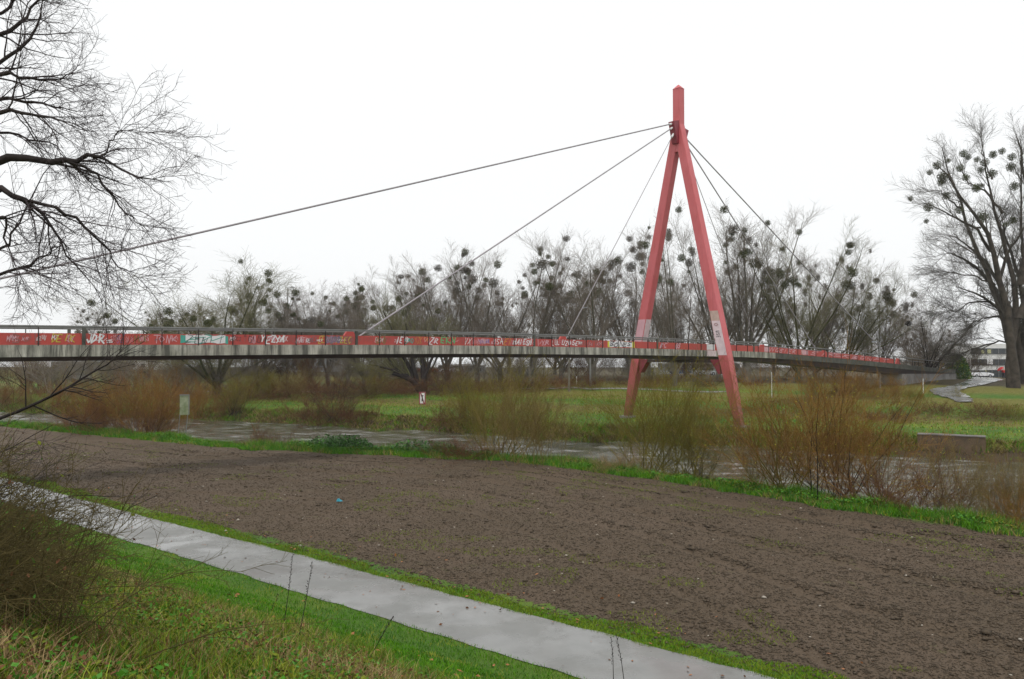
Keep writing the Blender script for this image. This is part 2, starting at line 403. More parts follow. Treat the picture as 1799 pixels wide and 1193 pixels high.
def strip(name, pts, halfw, mat, lift, label, n_across=8, step=.4, jag=.0):
    """a sheet that follows the terrain along a polyline"""
    pts = np.array(pts, float); seg = np.hypot(*np.diff(pts, axis=0).T); s = np.concatenate([[0], np.cumsum(seg)])
    q = np.arange(0, s[-1], step); px = sm(np.interp(q, s, pts[:, 0]), 7); py = sm(np.interp(q, s, pts[:, 1]), 7)
    tx = np.gradient(px); ty = np.gradient(py); L = np.hypot(tx, ty); nxn, nyn = -ty/L, tx/L
    hw = np.interp(q, s, halfw) if np.ndim(halfw) else np.full(len(q), halfw)
    k = np.linspace(-1, 1, n_across); jl = (vnoise(q, q*0, 1.7, 9)-.5)*jag; jr = (vnoise(q, q*0, 1.9, 11)-.5)*jag
    off = k[None]*hw[:, None] + np.where(k[None] > 0, jl[:, None], jr[:, None])*np.abs(k[None])
    Xs = px[:, None]+nxn[:, None]*off; Ys = py[:, None]+nyn[:, None]*off
    Zs = H(Xs, Ys, False)+lift+.03*(1-k[None]**2)
    n = n_across; ii = (np.arange(len(q)-1)[:, None]*n+np.arange(n-1)[None]).ravel()
    o = mesh_np(name, np.stack([Xs, Ys, Zs], -1).reshape(-1, 3), np.stack([ii, ii+1, ii+n+1, ii+n], 1), mat, smooth=True)
    return tag(o, label, 'path', kind='structure')
strip('path', PATH, PW, M['path'], .02, 'wet pale grey footpath below the grass slope', step=.15, jag=.13)

def up(u, v): 
    p = on_ground(u, v); return (p.x, p.y)
far_path = [up(1700, 709), up(1672, 694), up(1655, 688), up(1690, 680), up(1722, 672), up(1735, 668)]
a, b2 = far_path[-2:], None
last = np.array(far_path[-1]); far_path.append(tuple(last+np.array([14, 26.]))); far_path.append(tuple(last+np.array([22, 60.])))
strip('path', far_path, [.6, 1.5, 1.5, 1.2, 1.6, 1.9, 2.0, 2.0], M['path'], .10, 'wet path climbing the far bank beside the bridge end', step=.5, jag=.5)
lp = [up(300, 688), up(560, 690), up(740, 685), up(900, 683), up(1300, 688)]
strip('path', lp, .55, M['concrete_wall'], .07, 'thin pale footpath crossing the far lawn', step=.8)

xs = np.unique(np.concatenate([np.linspace(-400, -95, 14), np.arange(-95, 50, .36), np.linspace(50, 260, 12)]))
ys = np.unique(np.concatenate([np.linspace(-60, 26, 8), np.arange(26, 122, .30), np.linspace(122, 330, 12)]))
XX, YY = np.meshgrid(xs, ys)
fl = (XX*.80-YY*.60)*.45; cr = XX*.60+YY*.80                                  # along and across the current
ZZ = -1.0+.16*(vnoise(fl*1.1, cr, .55, 81)-.5)+.17*(vnoise(fl*1.3, cr, 1.25, 82)-.5)+.05*(vnoise(fl*1.5, cr, 2.6, 83)-.5)
jj = (np.arange(len(ys)-1)[:, None]*len(xs)+np.arange(len(xs)-1)[None]).ravel()
river = mesh_np('river', np.stack([XX, YY, ZZ], -1).reshape(-1, 3), np.stack([jj, jj+1, jj+len(xs)+1, jj+len(xs)], 1), M['water'], smooth=True)
tag(river, 'brown fast flowing river in flood', 'river', kind='structure')

# ------------------------------------------------------------------ scattered ground cover
def in_view(x, y, m=1.5): return (np.abs(x) < .66*y+m)
def sample(n, ylo, yhi, power, cond):
    """points in view, denser near the camera, kept where cond(x, y)"""
    out = []
    got = 0
    while got < n:
        u_ = rng.random(n*2); p = 2-power
        y = (ylo**p+(yhi**p-ylo**p)*u_)**(1/p) if abs(p) > 1e-6 else ylo*(yhi/ylo)**u_
        x = (rng.random(n*2)*2-1)*(.66*y+1.2)
        k = cond(x, y)
        out.append(np.stack([x[k], y[k]], 1)); got += k.sum()
        if len(out) > 60: break
    return np.concatenate(out)[:n]
def pick(P, probs):
    """kinds of blade grow in patches"""
    q = vnoise(P[:, 0], P[:, 1], 1.4, 61)*.9+vnoise(P[:, 0], P[:, 1], 4., 62)*.5+rng.random(len(P))*.75
    q = np.argsort(np.argsort(q))/len(q)
    return np.clip(np.searchsorted(np.cumsum(probs), q), 0, len(probs)-1)
def blades(name, P, h, wd, mats, probs, lean=.5, label='', cat='grass', bend=True):
    n = len(P); z = H(P[:, 0], P[:, 1])
    hh = h*(.5+rng.random(n)) if np.ndim(h) == 0 else h*(.6+.8*rng.random(n))
    ww = wd*(.6+.8*rng.random(n))
    a = rng.random(n)*2*np.pi; la = rng.random(n)*2*np.pi; ll = hh*lean*rng.random(n)*1.4
    B = np.stack([P[:, 0], P[:, 1], z-.01], 1); W = np.stack([np.cos(a), np.sin(a), np.zeros(n)], 1)*ww[:, None]/2
    Ld = np.stack([np.cos(la), np.sin(la), np.zeros(n)], 1)*ll[:, None]; U = np.array([0, 0, 1.])
    if bend:
        m1 = B+Ld*.35+U*hh[:, None]*.6; tip = B+Ld+U*hh[:, None]*.95
        Vv = np.stack([B-W, B+W, m1+W*.8, m1-W*.8, tip], 1).reshape(-1, 3); k = np.arange(n)[:, None]*5
        q = k+np.array([[0, 1, 2, 3]]); t = k+np.array([[3, 2, 4]])
        mi = pick(P, probs); mi = np.concatenate([mi, mi]); Fs = [q, t]
    else:
        tip = B+Ld+U*hh[:, None]
        Vv = np.stack([B-W, B+W, tip], 1).reshape(-1, 3); Fs = [np.arange(3*n).reshape(-1, 3)]; mi = pick(P, probs)
    o = mesh_np(name, Vv, Fs, mats, mi)
    return tag(o, label, cat, kind='stuff')
def leaves(name, C, size, mats, probs, label, cat='leaves', flat=0., parent=None):
    """kite-shaped leaves at points C"""
    n = len(C); d = rng.normal(0, 1, (n, 3)); d[:, 2] *= (1-flat); d /= np.linalg.norm(d, axis=1)[:, None]
    q = rng.normal(0, 1, (n, 3)); q[:, 2] *= (1-flat); s = np.cross(d, q); s = np.cross(s, d); s /= np.linalg.norm(s, axis=1)[:, None]
    sz = (size*(.5+rng.random(n)))[:, None]
    Vv = np.stack([C-d*sz*.5, C+s*sz*.32, C+d*sz*.6, C-s*sz*.32], 1).reshape(-1, 3)
    o = mesh_np(name, Vv, np.arange(4*n).reshape(-1, 4), mats, rng.choice(len(mats), n, p=probs), parent=parent)
    if label: tag(o, label, cat, kind='stuff')
    return o
ep = lambda x, y: d_path(x, y)-PW
# short lush turf beside the path
P = sample(90000, 4, 36, 1.2, lambda x, y: (ep(x, y) > -.06) & (ep(x, y) < 4.8+2*(vnoise(x, y, .5, 6)-.5)))
blades('grass', P, .07, .012, [M['g_lush'], M['g_deep'], M['g_yellow']], [.46, .42, .12], .7, 'short lush green grass on the slope beside the path')
# rough long grass nearer the camera
P = sample(80000, 2.5, 16, 1.0, lambda x, y: (ep(x, y) > 3.4+2.2*(vnoise(x, y, .5, 6)-.5)))
pn = vnoise(P[:, 0], P[:, 1], .7, 8)
Pa, Pb = P[pn < .52], P[pn >= .52]
blades('rough_grass', Pa, .15, .008, [M['g_olive'], M['g_yellow'], M['g_deep'], M['g_dry']], [.40, .18, .28, .14], 1.1, 'tangled yellowish green long grass at the foot of the view')
blades('dry_grass', Pb, .17, .008, [M['g_dry'], M['bramble'], M['g_deep'], M['g_olive']], [.25, .18, .25, .32], 1.3, 'withered brown grass tufts on the near slope')
Pw = sample(16000, 3, 14, 1.0, lambda x, y: (ep(x, y) > 3.8) & (vnoise(x, y, .9, 12) > .55))
C = np.stack([Pw[:, 0], Pw[:, 1], H(Pw[:, 0], Pw[:, 1])+.03+.16*rng.random(len(Pw))], 1)
leaves('weed_leaves', C, .045, [M['g_olive'], M['g_deep'], M['g_nettle'], M['bramble']], [.3, .3, .2, .2], 'small weed leaves growing through the rough grass', 'weeds', .4)
# mossy verge between path and field
P = sample(42000, 13, 60, 1.0, lambda x, y: (ep(x, y) < -2*PW+.14*(vnoise(x, y, 3, 4))) & (ep(x, y) > -2*PW-.15-1.1*vnoise(x, y, .6, 14)))
blades('verge_grass', P, .06, .022, [M['g_moss'], M['g_lush'], M['g_olive']], [.5, .25, .25], .8, 'mossy green verge between path and field', bend=False)
# weeds on the field near its edges
P = sample(26000, 14, 60, 1.0, lambda x, y: (d_near(x, y) < -.2) & (ep(x, y) < -2*PW-.3) & (vnoise(x, y, 1.1, 21)*.6+vnoise(x, y, .3, 22)*.5+np.exp(-(ep(x, y)+2*PW+1)**2/2.)*.12+np.exp(-(d_near(x, y)+4)**2/5)*.17*(x > -2) > .73))
blades('field_weeds', P, .05, .025, [M['g_moss'], M['g_olive']], [.5, .5], .9, 'sparse green seedlings and moss on the bare field', 'weeds', bend=False)
# lush strip on the near bank
P = sample(120000, 18, 95, .6, lambda x, y: (d_near(x, y) > -.35+.7*(vnoise(x, y, .8, 31)-.5)) & (d_near(x, y) < 4.0) & (vnoise(x, y, .5, 32)*1.2+.45 > rng.random(len(x))))
hb = .16+.62*vnoise(P[:, 0], P[:, 1], .6, 33)*np.clip((d_near(P[:, 0], P[:, 1])+.3)/1.5, .25, 1)
blades('bank_grass', P, hb, .035, [M['g_lush'], M['g_nettle'], M['g_deep'], M['g_yellow'], M['g_dry']], [.36, .26, .16, .14, .08], .8, 'bright green grass and nettles along the near river bank', bend=False)
P = sample(42000, 18, 90, .6, lambda x, y: (d_near(x, y) > .3) & (d_near(x, y) < 3.8) & (vnoise(x, y, .45, 35) > .42))
C = np.stack([P[:, 0], P[:, 1], H(P[:, 0], P[:, 1])+.1+.6*rng.random(len(P))*vnoise(P[:, 0], P[:, 1], .6, 33)], 1)
leaves('nettle_leaves', C, .10, [M['g_nettle'], M['g_lush'], M['g_olive']], [.5, .3, .2], 'leafy nettle patches on the near river bank', 'weeds', .3)
P = sample(30000, 20, 90, .5, lambda x, y: (d_near(x, y) > 2.2) & (d_near(x, y) < 4.7))
blades('bank_dry_grass', P, .42, .03, [M['g_olive'], M['bramble'], M['g_dry'], M['g_deep']], [.35, .25, .22, .18], 1.0, 'withered brown reeds at the water edge', bend=False)
# far bank tufts
P = sample(60000, 52, 150, .3, lambda x, y: (d_far(x, y) > .3) & (d_far(x, y) < 30))
blades('far_bank_grass', P, .16, .07, [M['g_lush'], M['g_olive'], M['g_yellow'], M['g_dry'], M['bramble']], [.30, .32, .18, .10, .10], .8, 'grass of the far river bank and lawn', bend=False)
P = sample(50000, 50, 130, .3, lambda x, y: (d_far(x, y) > -.9) & (d_far(x, y) < 3.0) & ~((x > 29) & (x < 37.5) & (d_far(x, y) < 1.2)))
blades('waterline_grass', P, .16+.5*vnoise(P[:, 0], P[:, 1], .4, 91), .07, [M['g_lush'], M['g_olive'], M['g_dry'], M['bramble_dark']], [.22, .34, .22, .22], 1.1, 'long grass hanging over the far waterline', bend=False)
# clods, stones and fallen leaves
def lumps(name, P, r, mats, probs, label, cat, squash=.6):
    n = len(P); z = H(P[:, 0], P[:, 1])
    ico = np.array([(0, 0, 1), (.9, 0, .2), (.28, .86, .1), (-.73, .53, .25), (-.7, -.55, 0), (.3, -.85, .2), (0, 0, -.6)])
    tri = np.array([(0, 1, 2), (0, 2, 3), (0, 3, 4), (0, 4, 5), (0, 5, 1), (6, 2, 1), (6, 3, 2), (6, 4, 3), (6, 5, 4), (6, 1, 5)])
    rr = r*np.exp(rng.normal(0, .45, n)); a = rng.random(n)*6.28
    S = ico[None]*(.7+.6*rng.random((n, 7, 1)))*rr[:, None, None]
    S[:, :, 2] *= squash
    c, s = np.cos(a)[:, None], np.sin(a)[:, None]
    Q = np.stack([S[:, :, 0]*c-S[:, :, 1]*s+P[:, :1], S[:, :, 0]*s+S[:, :, 1]*c+P[:, 1:2], S[:, :, 2]+z[:, None]+rr[:, None]*.15], -1)
    k = (np.arange(n)*7)[:, None, None]+tri[None]
    o = mesh_np(name, Q.reshape(-1, 3), k.reshape(-1, 3), mats, np.repeat(rng.choice(len(mats), n, p=probs), 10))
    return tag(o, label, cat, kind='stuff')
onfield = lambda x, y: (d_near(x, y) < -.1) & (ep(x, y) < -2*PW-.35)
lumps('soil_clods', sample(130000, 14, 60, 1.6, onfield), .019, [M['clod']], [1], 'crumbly clods of dark brown soil on the field', 'soil')
def on_rut(x, y):
    q = d_near(x, y)+(vnoise(x, y, .05, 5)-.5)*2.4
    return onfield(x, y) & ((np.abs(q+2.4) < .3) | (np.abs(q+7.7) < .3) | (np.abs(q+11.3) < .25) | (np.abs(q+3.9) < .2)) & (vnoise(x, y, .9, 71) > .4)
lumps('rut_clods', sample(4500, 14, 60, .8, on_rut), .032, [M['clod']], [1], 'larger soil clods thrown up along the wheel ruts', 'soil')
lumps('large_clods', sample(4000, 14, 50, 1.2, lambda x, y: onfield(x, y) & (vnoise(x, y, .35, 72) > .5)), .03, [M['clod']], [1], 'patches of coarser soil clods on the field', 'soil')
lumps('stones', sample(260, 14, 58, 1.0, onfield), .035, [M['stone']], [1], 'pale stones scattered on the field', 'stones', .5)
P = np.concatenate([sample(170, 6, 24, 1., lambda x, y: ep(x, y) > .1), sample(90, 14, 40, 1., lambda x, y: (ep(x, y) < -2*PW) & (ep(x, y) > -2*PW-3))])
leaves('fallen_leaves', np.stack([P[:, 0], P[:, 1], H(P[:, 0], P[:, 1])+.05], 1), .085, [M['leaf_fall']], [1], 'orange brown fallen leaves on the grass', 'leaves', .75)
P = sample(120, 14, 40, 1., lambda x, y: np.abs(d_path(x, y)) < PW-.1)
leaves('path_leaves', np.stack([P[:, 0], P[:, 1], H(P[:, 0], P[:, 1], False)+.06], 1), .07, [M['leaf_fall'], M['bramble']], [.5, .5], 'a few wet fallen leaves lying on the footpath', 'leaves', .9)
# small moss tufts at the path edges
P = sample(9000, 13, 40, 1.2, lambda x, y: (np.abs(np.abs(d_path(x, y))-PW+.14) < .2) & (vnoise(x, y, 2.3, 41) > .55))
blades('path_moss', P, .03, .03, [M['g_moss'], M['g_olive']], [.5, .5], .9, 'moss tufts creeping over the path edge', 'moss', bend=False)

# ------------------------------------------------------------------ bridge
TWR = Vector((15.75, 74.85)); AX = Vector((.755, .656)); BX = Vector((.656, -.755))
PT = np.array([-80, -54.5, -34.8, -23.4, -7.3, 12, 31, 45.9, 62]); PZ = np.array([6.0, 6.41, 6.62, 6.665, 6.60, 6.38, 5.58, 4.82, 4.05])
tg = np.linspace(-80, 64, 289); pz = sm(np.interp(tg, PT, PZ), 17)
def dz(t): return float(np.interp(t, tg, pz))
def BR(t, off, z): return Vector((TWR.x+AX.x*t+BX.x*off, TWR.y+AX.y*t+BX.y*off, z))
bridge = empty('footbridge', BR(0, 0, 0), label='long red and grey cable stayed footbridge over the river with graffiti on its parapet', cat='bridge')
org = bridge.location.copy()
def sweep(name, prof, ts, mat, parent, depth=None):
    """closed profile [(off, dz)...] swept along the deck; dz may be a function of t"""
    n = len(prof); v = []; f = []
    for i, t in enumerate(ts):
        for (o, z) in prof:
            v.append(tuple(BR(t, o, dz(t)+(z(t) if callable(z) else z))-org))
    for i in range(len(ts)-1):
        for j in range(n):
            a = i*n+j; b = i*n+(j+1) % n; f.append((a, a+n, b+n, b))
    f.append(tuple(range(n))); f.append(tuple(range((len(ts)-1)*n+n-1, (len(ts)-1)*n-1, -1)))
    me = bpy.data.meshes.new(name); me.from_pydata(v, [], f); me.materials.append(mat); me.update()
    o = bpy.data.objects.new(name, me); COL.objects.link(o); o.parent = parent
    return o
T0, T1 = -79, 62
ts = list(np.arange(T0, 42, 1.))+[42]
tsall = list(np.arange(T0, T1, 1.))+[T1]
ts2 = list(np.arange(12, T1, 1.))+[T1]
HW = 1.6
deck_prof = [(-HW, 0), (HW, 0), (HW, .59), (HW-.2, .59), (HW-.2, .42), (-HW+.2, .42), (-HW+.2, .59), (-HW, .59)]
sweep('deck', deck_prof, list(np.arange(T0, 14, 1.))+[14], M['concrete'], bridge)
sweep('deck', deck_prof, list(np.arange(14, T1, 1.))+[T1], M['concrete_dark'], bridge)['label'] = 'darker mossy concrete deck edge beyond the pylon'
gd = lambda t: -float(np.interp(t, [-80, -54, -35, -8, 12, 31, 62], [-0.2, .21, .25, .27, .42, .62, .75])) if t > -54 else -.21
sweep('girder', [(-1.15, lambda t: gd(t)), (1.28, lambda t: gd(t)), (1.4, -.004), (-1.3, -.004)], tsall, M['girder'], bridge)
bounds = [-79, -66.4, -50.9, -35.3, -20.0, -5.3, 10, 25, 42]
panels = []
for sgn in (1, -1):
    for a, b in zip(bounds[:-1], bounds[1:]):
        o1, o2 = sgn*(HW-.06), sgn*(HW-.02)
        tt = list(np.arange(a+.09, b-.09, .97))+[b-.09]
        p = sweep('parapet_panel', [(min(o1, o2), .61), (max(o1, o2), .61), (max(o1, o2), 1.17), (min(o1, o2), 1.17)], tt, M['panel_red'], bridge)
        if sgn > 0: panels.append((a, b, p))
    sweep('handrail', [(sgn*(HW-.02)-.055, 1.445), (sgn*(HW-.02)+.055, 1.445), (sgn*(HW-.02)+.06, 1.50), (sgn*(HW-.02)+.03, 1.555), (sgn*(HW-.02)-.03, 1.555), (sgn*(HW-.02)-.06, 1.50)], tsall, M['steel'], bridge)
    for b in bounds[1:]+[56]:
        q = BR(b, sgn*(HW-.02), 0)-org; z = dz(b)
        MB().box((q.x, q.y, z+1.02-org.z), (.075, .06, .43), math.atan2(AX.y, AX.x)).build('concrete_post', M['concrete_dark'], bridge)
far_posts = MB()
t = -78.0
while t < 61.5:
    t += 1.93
    if min(abs(t-b) for b in bounds) < .5: continue
    for sgn in (1, -1):
        q = BR(t, sgn*(HW+.005), 0)-org; z = dz(t)
        m = MB() if sgn > 0 else far_posts
        m.box((q.x, q.y, z+1.0), (.022, .02, .45), math.atan2(AX.y, AX.x))
        if sgn > 0: m.build('railing_post', M['girder'], bridge)
o = far_posts.build('railing_post', M['girder'], bridge); o['kind'] = 'stuff'
# wall end of the bridge
ab = MB()
q0, q1 = 44.5, 63
ab.hexa([BR(q0, -1.5, 0)-org, BR(q1, -1.5, 0)-org, BR(q1, 1.5, 0)-org, BR(q0, 1.5, 0)-org],
        [BR(q0, -1.5, dz(q0)-.62)-org, BR(q1, -1.5, dz(q1)-.02)-org, BR(q1, 1.5, dz(q1)-.02)-org, BR(q0, 1.5, dz(q0)-.62)-org])
ab.build('abutment', M['concrete_wall'], bridge)

# pylon
LEG_Z = 28.35
def P3(t, off, z): return BR(t, off, z)-org
zA = 31.85
head = MB()
def ring(t, off, z, ha, hb): return [P3(t-ha, off-hb, z), P3(t+ha, off-hb, z), P3(t+ha, off+hb, z), P3(t-ha, off+hb, z)]
head.hexa(ring(0, 0, 25.6, .35, .50), ring(0, 0, 28.6, .37, .44)); 
pylon = empty('pylon', (0, 0, 0)); pylon.parent = bridge; pylon['label'] = 'tall red A shaped pylon straddling the deck'
mast = MB(); mast.hexa(ring(0, 0, 27.0, .36, .41), ring(0, 0, 31.75, .36, .41)); mast.hexa(ring(0, 0, 31.754, .40, .45), ring(0, 0, 32.2, .04, .04))
mast.build('mast_head', M['pylon_red'], pylon, bevel=.05)
mast = MB(); mast.hexa(ring(0, 0, 25.75, .33, .62), ring(0, 0, 27.6, .33, .42)).build('leg_joint', M['pylon_red'], pylon, bevel=.03)
base = {}
for sgn in (1, -1):
    zb = hz(*(BR(0, sgn*6.45, 0).to_2d()))
    base[sgn] = zb
    def cen(z): return sgn*6.45*(1-(z-.25)/(LEG_Z-.25))
    lg = MB(); zl = [zb-.3, 3, 6.5, 14, LEG_Z]; ha = [.28, .36, .42, .40, .37]; hb = [.33, .42, .50, .48, .42]
    for k in range(4): pass
    rings = [ring(0, cen(z), z, ha[k], hb[k]) for k, z in enumerate(zl)]
    v = [tuple(p) for r in rings for p in r]; f = [(3, 2, 1, 0), tuple(range(16, 20))]
    for i in range(4):
        for j in range(4):
            f.append((i*4+j, i*4+(j+1) % 4, (i+1)*4+(j+1) % 4, (i+1)*4+j))
    lg.v, lg.f = v, f
    lgo = lg.build('pylon_leg', M['pylon_red'], pylon, bevel=.05)
    ft = MB(); q = P3(0, cen(zb), zb); ft.box((q.x, q.y, zb-.1), (.6, .6, .3), math.atan2(AX.y, AX.x)); ft.build('footing', M['concrete_wall'], pylon)
    # haunch carrying the crossbeam
    br = MB(); c0 = cen(6.3)-sgn*.48
    zt = dz(0)-.30
    a0 = [P3(-.3, c0, zt), P3(.3, c0, zt), P3(.3, c0-sgn*1.0, zt), P3(-.3, c0-sgn*1.0, zt)]
    a1 = [P3(-.3, c0+sgn*.05, zt-1.3), P3(.3, c0+sgn*.05, zt-1.3), P3(.3, c0-sgn*.12, zt-1.3), P3(-.3, c0-sgn*.12, zt-1.3)]
    br.hexa(a1, a0).build('bracket', M['anchor_red'], pylon)
cb = MB(); zt = dz(0)-.3
cb.hexa(ring(0, 0, zt-.28, .22, 4.75), ring(0, 0, zt, .22, 4.75)).build('crossbeam', M['girder'], pylon)
def leg_patch(sgn, z0, z1, mat, face):
    """a repainted area standing 4 mm proud of a leg face; face 'a' looks back along the deck, 'b' outwards"""
    def sec(z):
        c = sgn*6.45*(1-(z-.25)/(LEG_Z-.25)); h = np.interp(z, [.1, 3, 6.5, 14, LEG_Z], [.28, .36, .42, .40, .37]); b = np.interp(z, [.1, 3, 6.5, 14, LEG_Z], [.33, .42, .50, .48, .42])
        return c, h, b
    m = MB()
    r = []
    for z in (z0, z1):
        c, h, b = sec(z)
        if face == 'a': r.append([P3(-h-.006, c-b+.05, z), P3(-h-.006, c+b-.05, z), P3(-h+.01, c+b-.05, z), P3(-h+.01, c-b+.05, z)])
        else: r.append([P3(-h+.05, c+b-.01, z), P3(h-.05, c+b-.01, z), P3(h-.05, c+b+.006, z), P3(-h+.05, c+b+.006, z)])
    return m.hexa(r[0], r[1]).build('paint_patch', mat, pylon)
leg_patch(-1, 7.0, 10.1, M['patch_pink'], 'a'); leg_patch(-1, 7.0, 10.1, M['patch_pale'], 'b')
leg_patch(1, 9.7, 10.6, M['patch_beige'], 'a'); leg_patch(1, 6.6, 9.69, M['patch_pale'], 'a')
# cable anchor blocks on the mast
for sg, zc, hh in ((-1, 27.6, 1.1), (1, 27.4, .75)):
    m = MB(); x0, x1 = sg*.30, sg*1.05
    lo = [P3(sg*.30, -.33, zc-hh), P3(sg*.62, -.33, zc-hh), P3(sg*.62, .33, zc-hh), P3(sg*.30, .33, zc-hh)]
    hi = [P3(sg*.30, -.33, zc+hh), P3(sg*1.15, -.33, zc+hh*.8), P3(sg*1.15, .33, zc+hh*.8), P3(sg*.30, .33, zc+hh)]
    m.hexa(lo, hi).build('anchor_block', M['anchor_red'], pylon, bevel=.02)
cables = [(-63.6, 28.25, 7.15, .058, -1.12), (-35.0, 27.9, 7.3, .056, -1.0), (-15.5, 27.3, 7.25, .033, -.85),
          (46.7, 27.35, 5.2, .058, 1.0), (27.0, 26.95, 6.0, .056, .9), (14.0, 26.6, 6.6, .033, .7)]
for (tb, zt_, zb_, r, to) in cables:
    c = MB().tube([P3(to, 0, zt_), P3(tb, 0, zb_)], r, 8).build('cable', M['cable'], bridge)
    d = (P3(tb, 0, zb_)-P3(to, 0, zt_)).normalized(); s0 = P3(to, 0, zt_)
    MB().tube([s0-d*.12, s0+d*.35], .10, 8).build('cable_socket', M['signwhite'], c)
    e0 = P3(tb, 0, zb_)
    g = MB(); zz = dz(tb)+.42
    g.hexa([P3(tb-.9, -.09, zz), P3(tb+.9, -.09, zz), P3(tb+.9, .09, zz), P3(tb-.9, .09, zz)],
           [P3(tb-.15, -.09, zz+1.05), P3(tb+.35, -.09, zz+1.05), P3(tb+.35, .09, zz+1.05), P3(tb-.15, .09, zz+1.05)])
    g.build('cable_anchor', M['panel_red'], bridge)

# graffiti strokes
GL = {'D': [[(0, 0), (0, 1), (.6, .8), (.7, .4), (0, 0)]], 'E': [[(.7, 1), (0, 1), (0, 0), (.7, 0)], [(0, .5), (.5, .5)]], 'I': [[(.3, 0), (.3, 1)]],
      'K': [[(0, 0), (0, 1)], [(.7, 1), (0, .45), (.8, 0)]], 'J': [[(.1, 1), (.6, 1), (.5, .1), (.2, 0), (0, .3)]], 'R': [[(0, 0), (0, 1), (.6, .85), (.5, .5), (0, .45), (.8, 0)]],
      'T': [[(0, 1), (.9, 1)], [(.45, 1), (.4, 0)]], 'O': [[(.35, 1), (0, .6), (.1, .1), (.5, 0), (.75, .5), (.35, 1)]], 'N': [[(0, 0), (.05, 1), (.6, 0), (.7, 1)]],
      'Z': [[(0, 1), (.7, 1), (0, 0), (.75, 0)]], 'Y': [[(0, 1), (.35, .5), (.7, 1)], [(.35, .5), (.3, 0)]], 'A': [[(0, 0), (.4, 1), (.75, 0)], [(.15, .4), (.65, .4)]],
      'H': [[(0, 0), (0, 1)], [(.7, 0), (.7, 1)], [(0, .5), (.7, .5)]], 'C': [[(.7, .9), (.3, 1), (0, .5), (.3, 0), (.7, .15)]], 'G': [[(.7, .9), (.3, 1), (0, .5), (.3, 0), (.7, .1), (.7, .5), (.4, .5)]],
      'M': [[(0, 0), (.1, 1), (.4, .4), (.7, 1), (.85, 0)]], 'B': [[(0, 0), (0, 1), (.6, .8), (.05, .5), (.7, .25), (0, 0)]], 'S': [[(.7, .9), (.2, 1), (.1, .6), (.6, .4), (.5, 0), (0, .1)]],
      'U': [[(0, 1), (.1, .1), (.5, 0), (.7, 1)]], 'L': [[(0, 1), (0, 0), (.6, 0)]], 'X': [[(0, 0), (.7, 1)], [(0, 1), (.8, 0)]], '=': [[(0, .2), (.6, .25)], [(.1, 0), (.6, .0)]],
      'V': [[(0, 1), (.35, 0), (.7, 1)]], 'W': [[(0, 1), (.2, 0), (.4, .7), (.6, 0), (.85, 1)]], ' ': []}
NEAR0 = BR(0, HW, 0)
def t_of(u):
    r = (u-899.5)/FPX; return (-NEAR0.x+NEAR0.y*r)/(AX.x-AX.y*r)
lay = [0.0]
def panel_for(t):
    for a, b, p in panels:
        if a <= t < b: return p
    return bridge
def ribbon_poly(m, pts, z_off, off):     # pts (t, z above deck datum)
    vs0 = [BR(t, off, dz(t)+z)-org for t, z in pts]; vs1 = [BR(t, off-z_off, dz(t)+z)-org for t, z in pts]
    m.hexa(vs1, vs0)
def tag_text(u0, u1, s, mat, z0=.66, z1=1.12, wd=.045, seed=0, slant=.1):
    rr = random.Random(seed+len(s)); ta, tb = t_of(u0), t_of(u1); n = max(1, len(s)); m = MB()
    cw = (tb-ta)/n
    slant = rr.uniform(-.1, .55)
    for i, ch in enumerate(s):
        sc = rr.uniform(.72, 1.05); lo = rr.uniform(0, .10); sh = rr.uniform(-.12, .12)
        for st in GL.get(ch, []):
            j = [(ta+cw*(i+.05+p[0]*.95+slant*(p[1]-.5)+rr.uniform(-.10, .10)+sh), z0+lo+(z1-z0)*sc*(p[1]*.92+rr.uniform(-.07, .10))) for p in st]
            for (a, b) in zip(j[:-1], j[1:]):
                dx, dy = b[0]-a[0], b[1]-a[1]; L = math.hypot(dx, dy) or 1; px, py = -dy/L*wd/2, dx/L*wd/2; ex, ey = dx/L*wd*.4, dy/L*wd*.4
                lay[0] = (lay[0]+.0007) % .012
                q = [(a[0]-ex+px, a[1]-ey+py), (a[0]-ex-px, a[1]-ey-py), (b[0]+ex-px, b[1]+ey-py), (b[0]+ex+px, b[1]+ey+py)]
                q = [(x, min(max(y, .615), 1.165)) for x, y in q]
                ribbon_poly(m, q[::-1], .003, HW-.012+lay[0])
    if m.v: m.build('graffiti', mat, panel_for((ta+tb)/2))
def blob(u0, u1, mat, z0=.62, z1=1.16, off=.004, jag=.06, seed=1):
    rr = random.Random(seed); ta, tb = t_of(u0), t_of(u1); n = 10
    top = [(ta+(tb-ta)*i/n, z1-rr.random()*jag) for i in range(n+1)]; bot = [(ta+(tb-ta)*i/n, z0+rr.random()*jag) for i in range(n+1)]
    m = MB()
    for i in range(n):
        ribbon_poly(m, [bot[i], bot[i+1], top[i+1], top[i]], .002, HW-.019+off)
    m.build('graffiti', mat, panel_for((ta+tb)/2))
tag_text(91, 133, 'DEIK', M['gyellow'], seed=1); tag_text(152, 186, 'JDR', M['gwhite'], wd=.075, seed=2); tag_text(188, 202, '=', M['gwhite'], z1=1.0, wd=.06)
tag_text(206, 220, 'SZ', M['gpurple'], wd=.02); tag_text(236, 260, 'MCK', M['golive'], wd=.03); tag_text(270, 312, 'TONK', M['gpink'], wd=.04, seed=4)
blob(317, 401, M['gteal'], z0=.61, z1=1.165, off=.002, jag=.12, seed=3)
blob(326, 396, M['gwhite'], z0=.63, z1=1.165, off=.005, jag=.10, seed=4)
tag_text(328, 395, 'ZENIT', M['gblack'], wd=.028, z0=.64, z1=1.15, seed=5, slant=.3); tag_text(333, 392, 'EN', M['gteal'], wd=.04, z0=.75, z1=1.0)
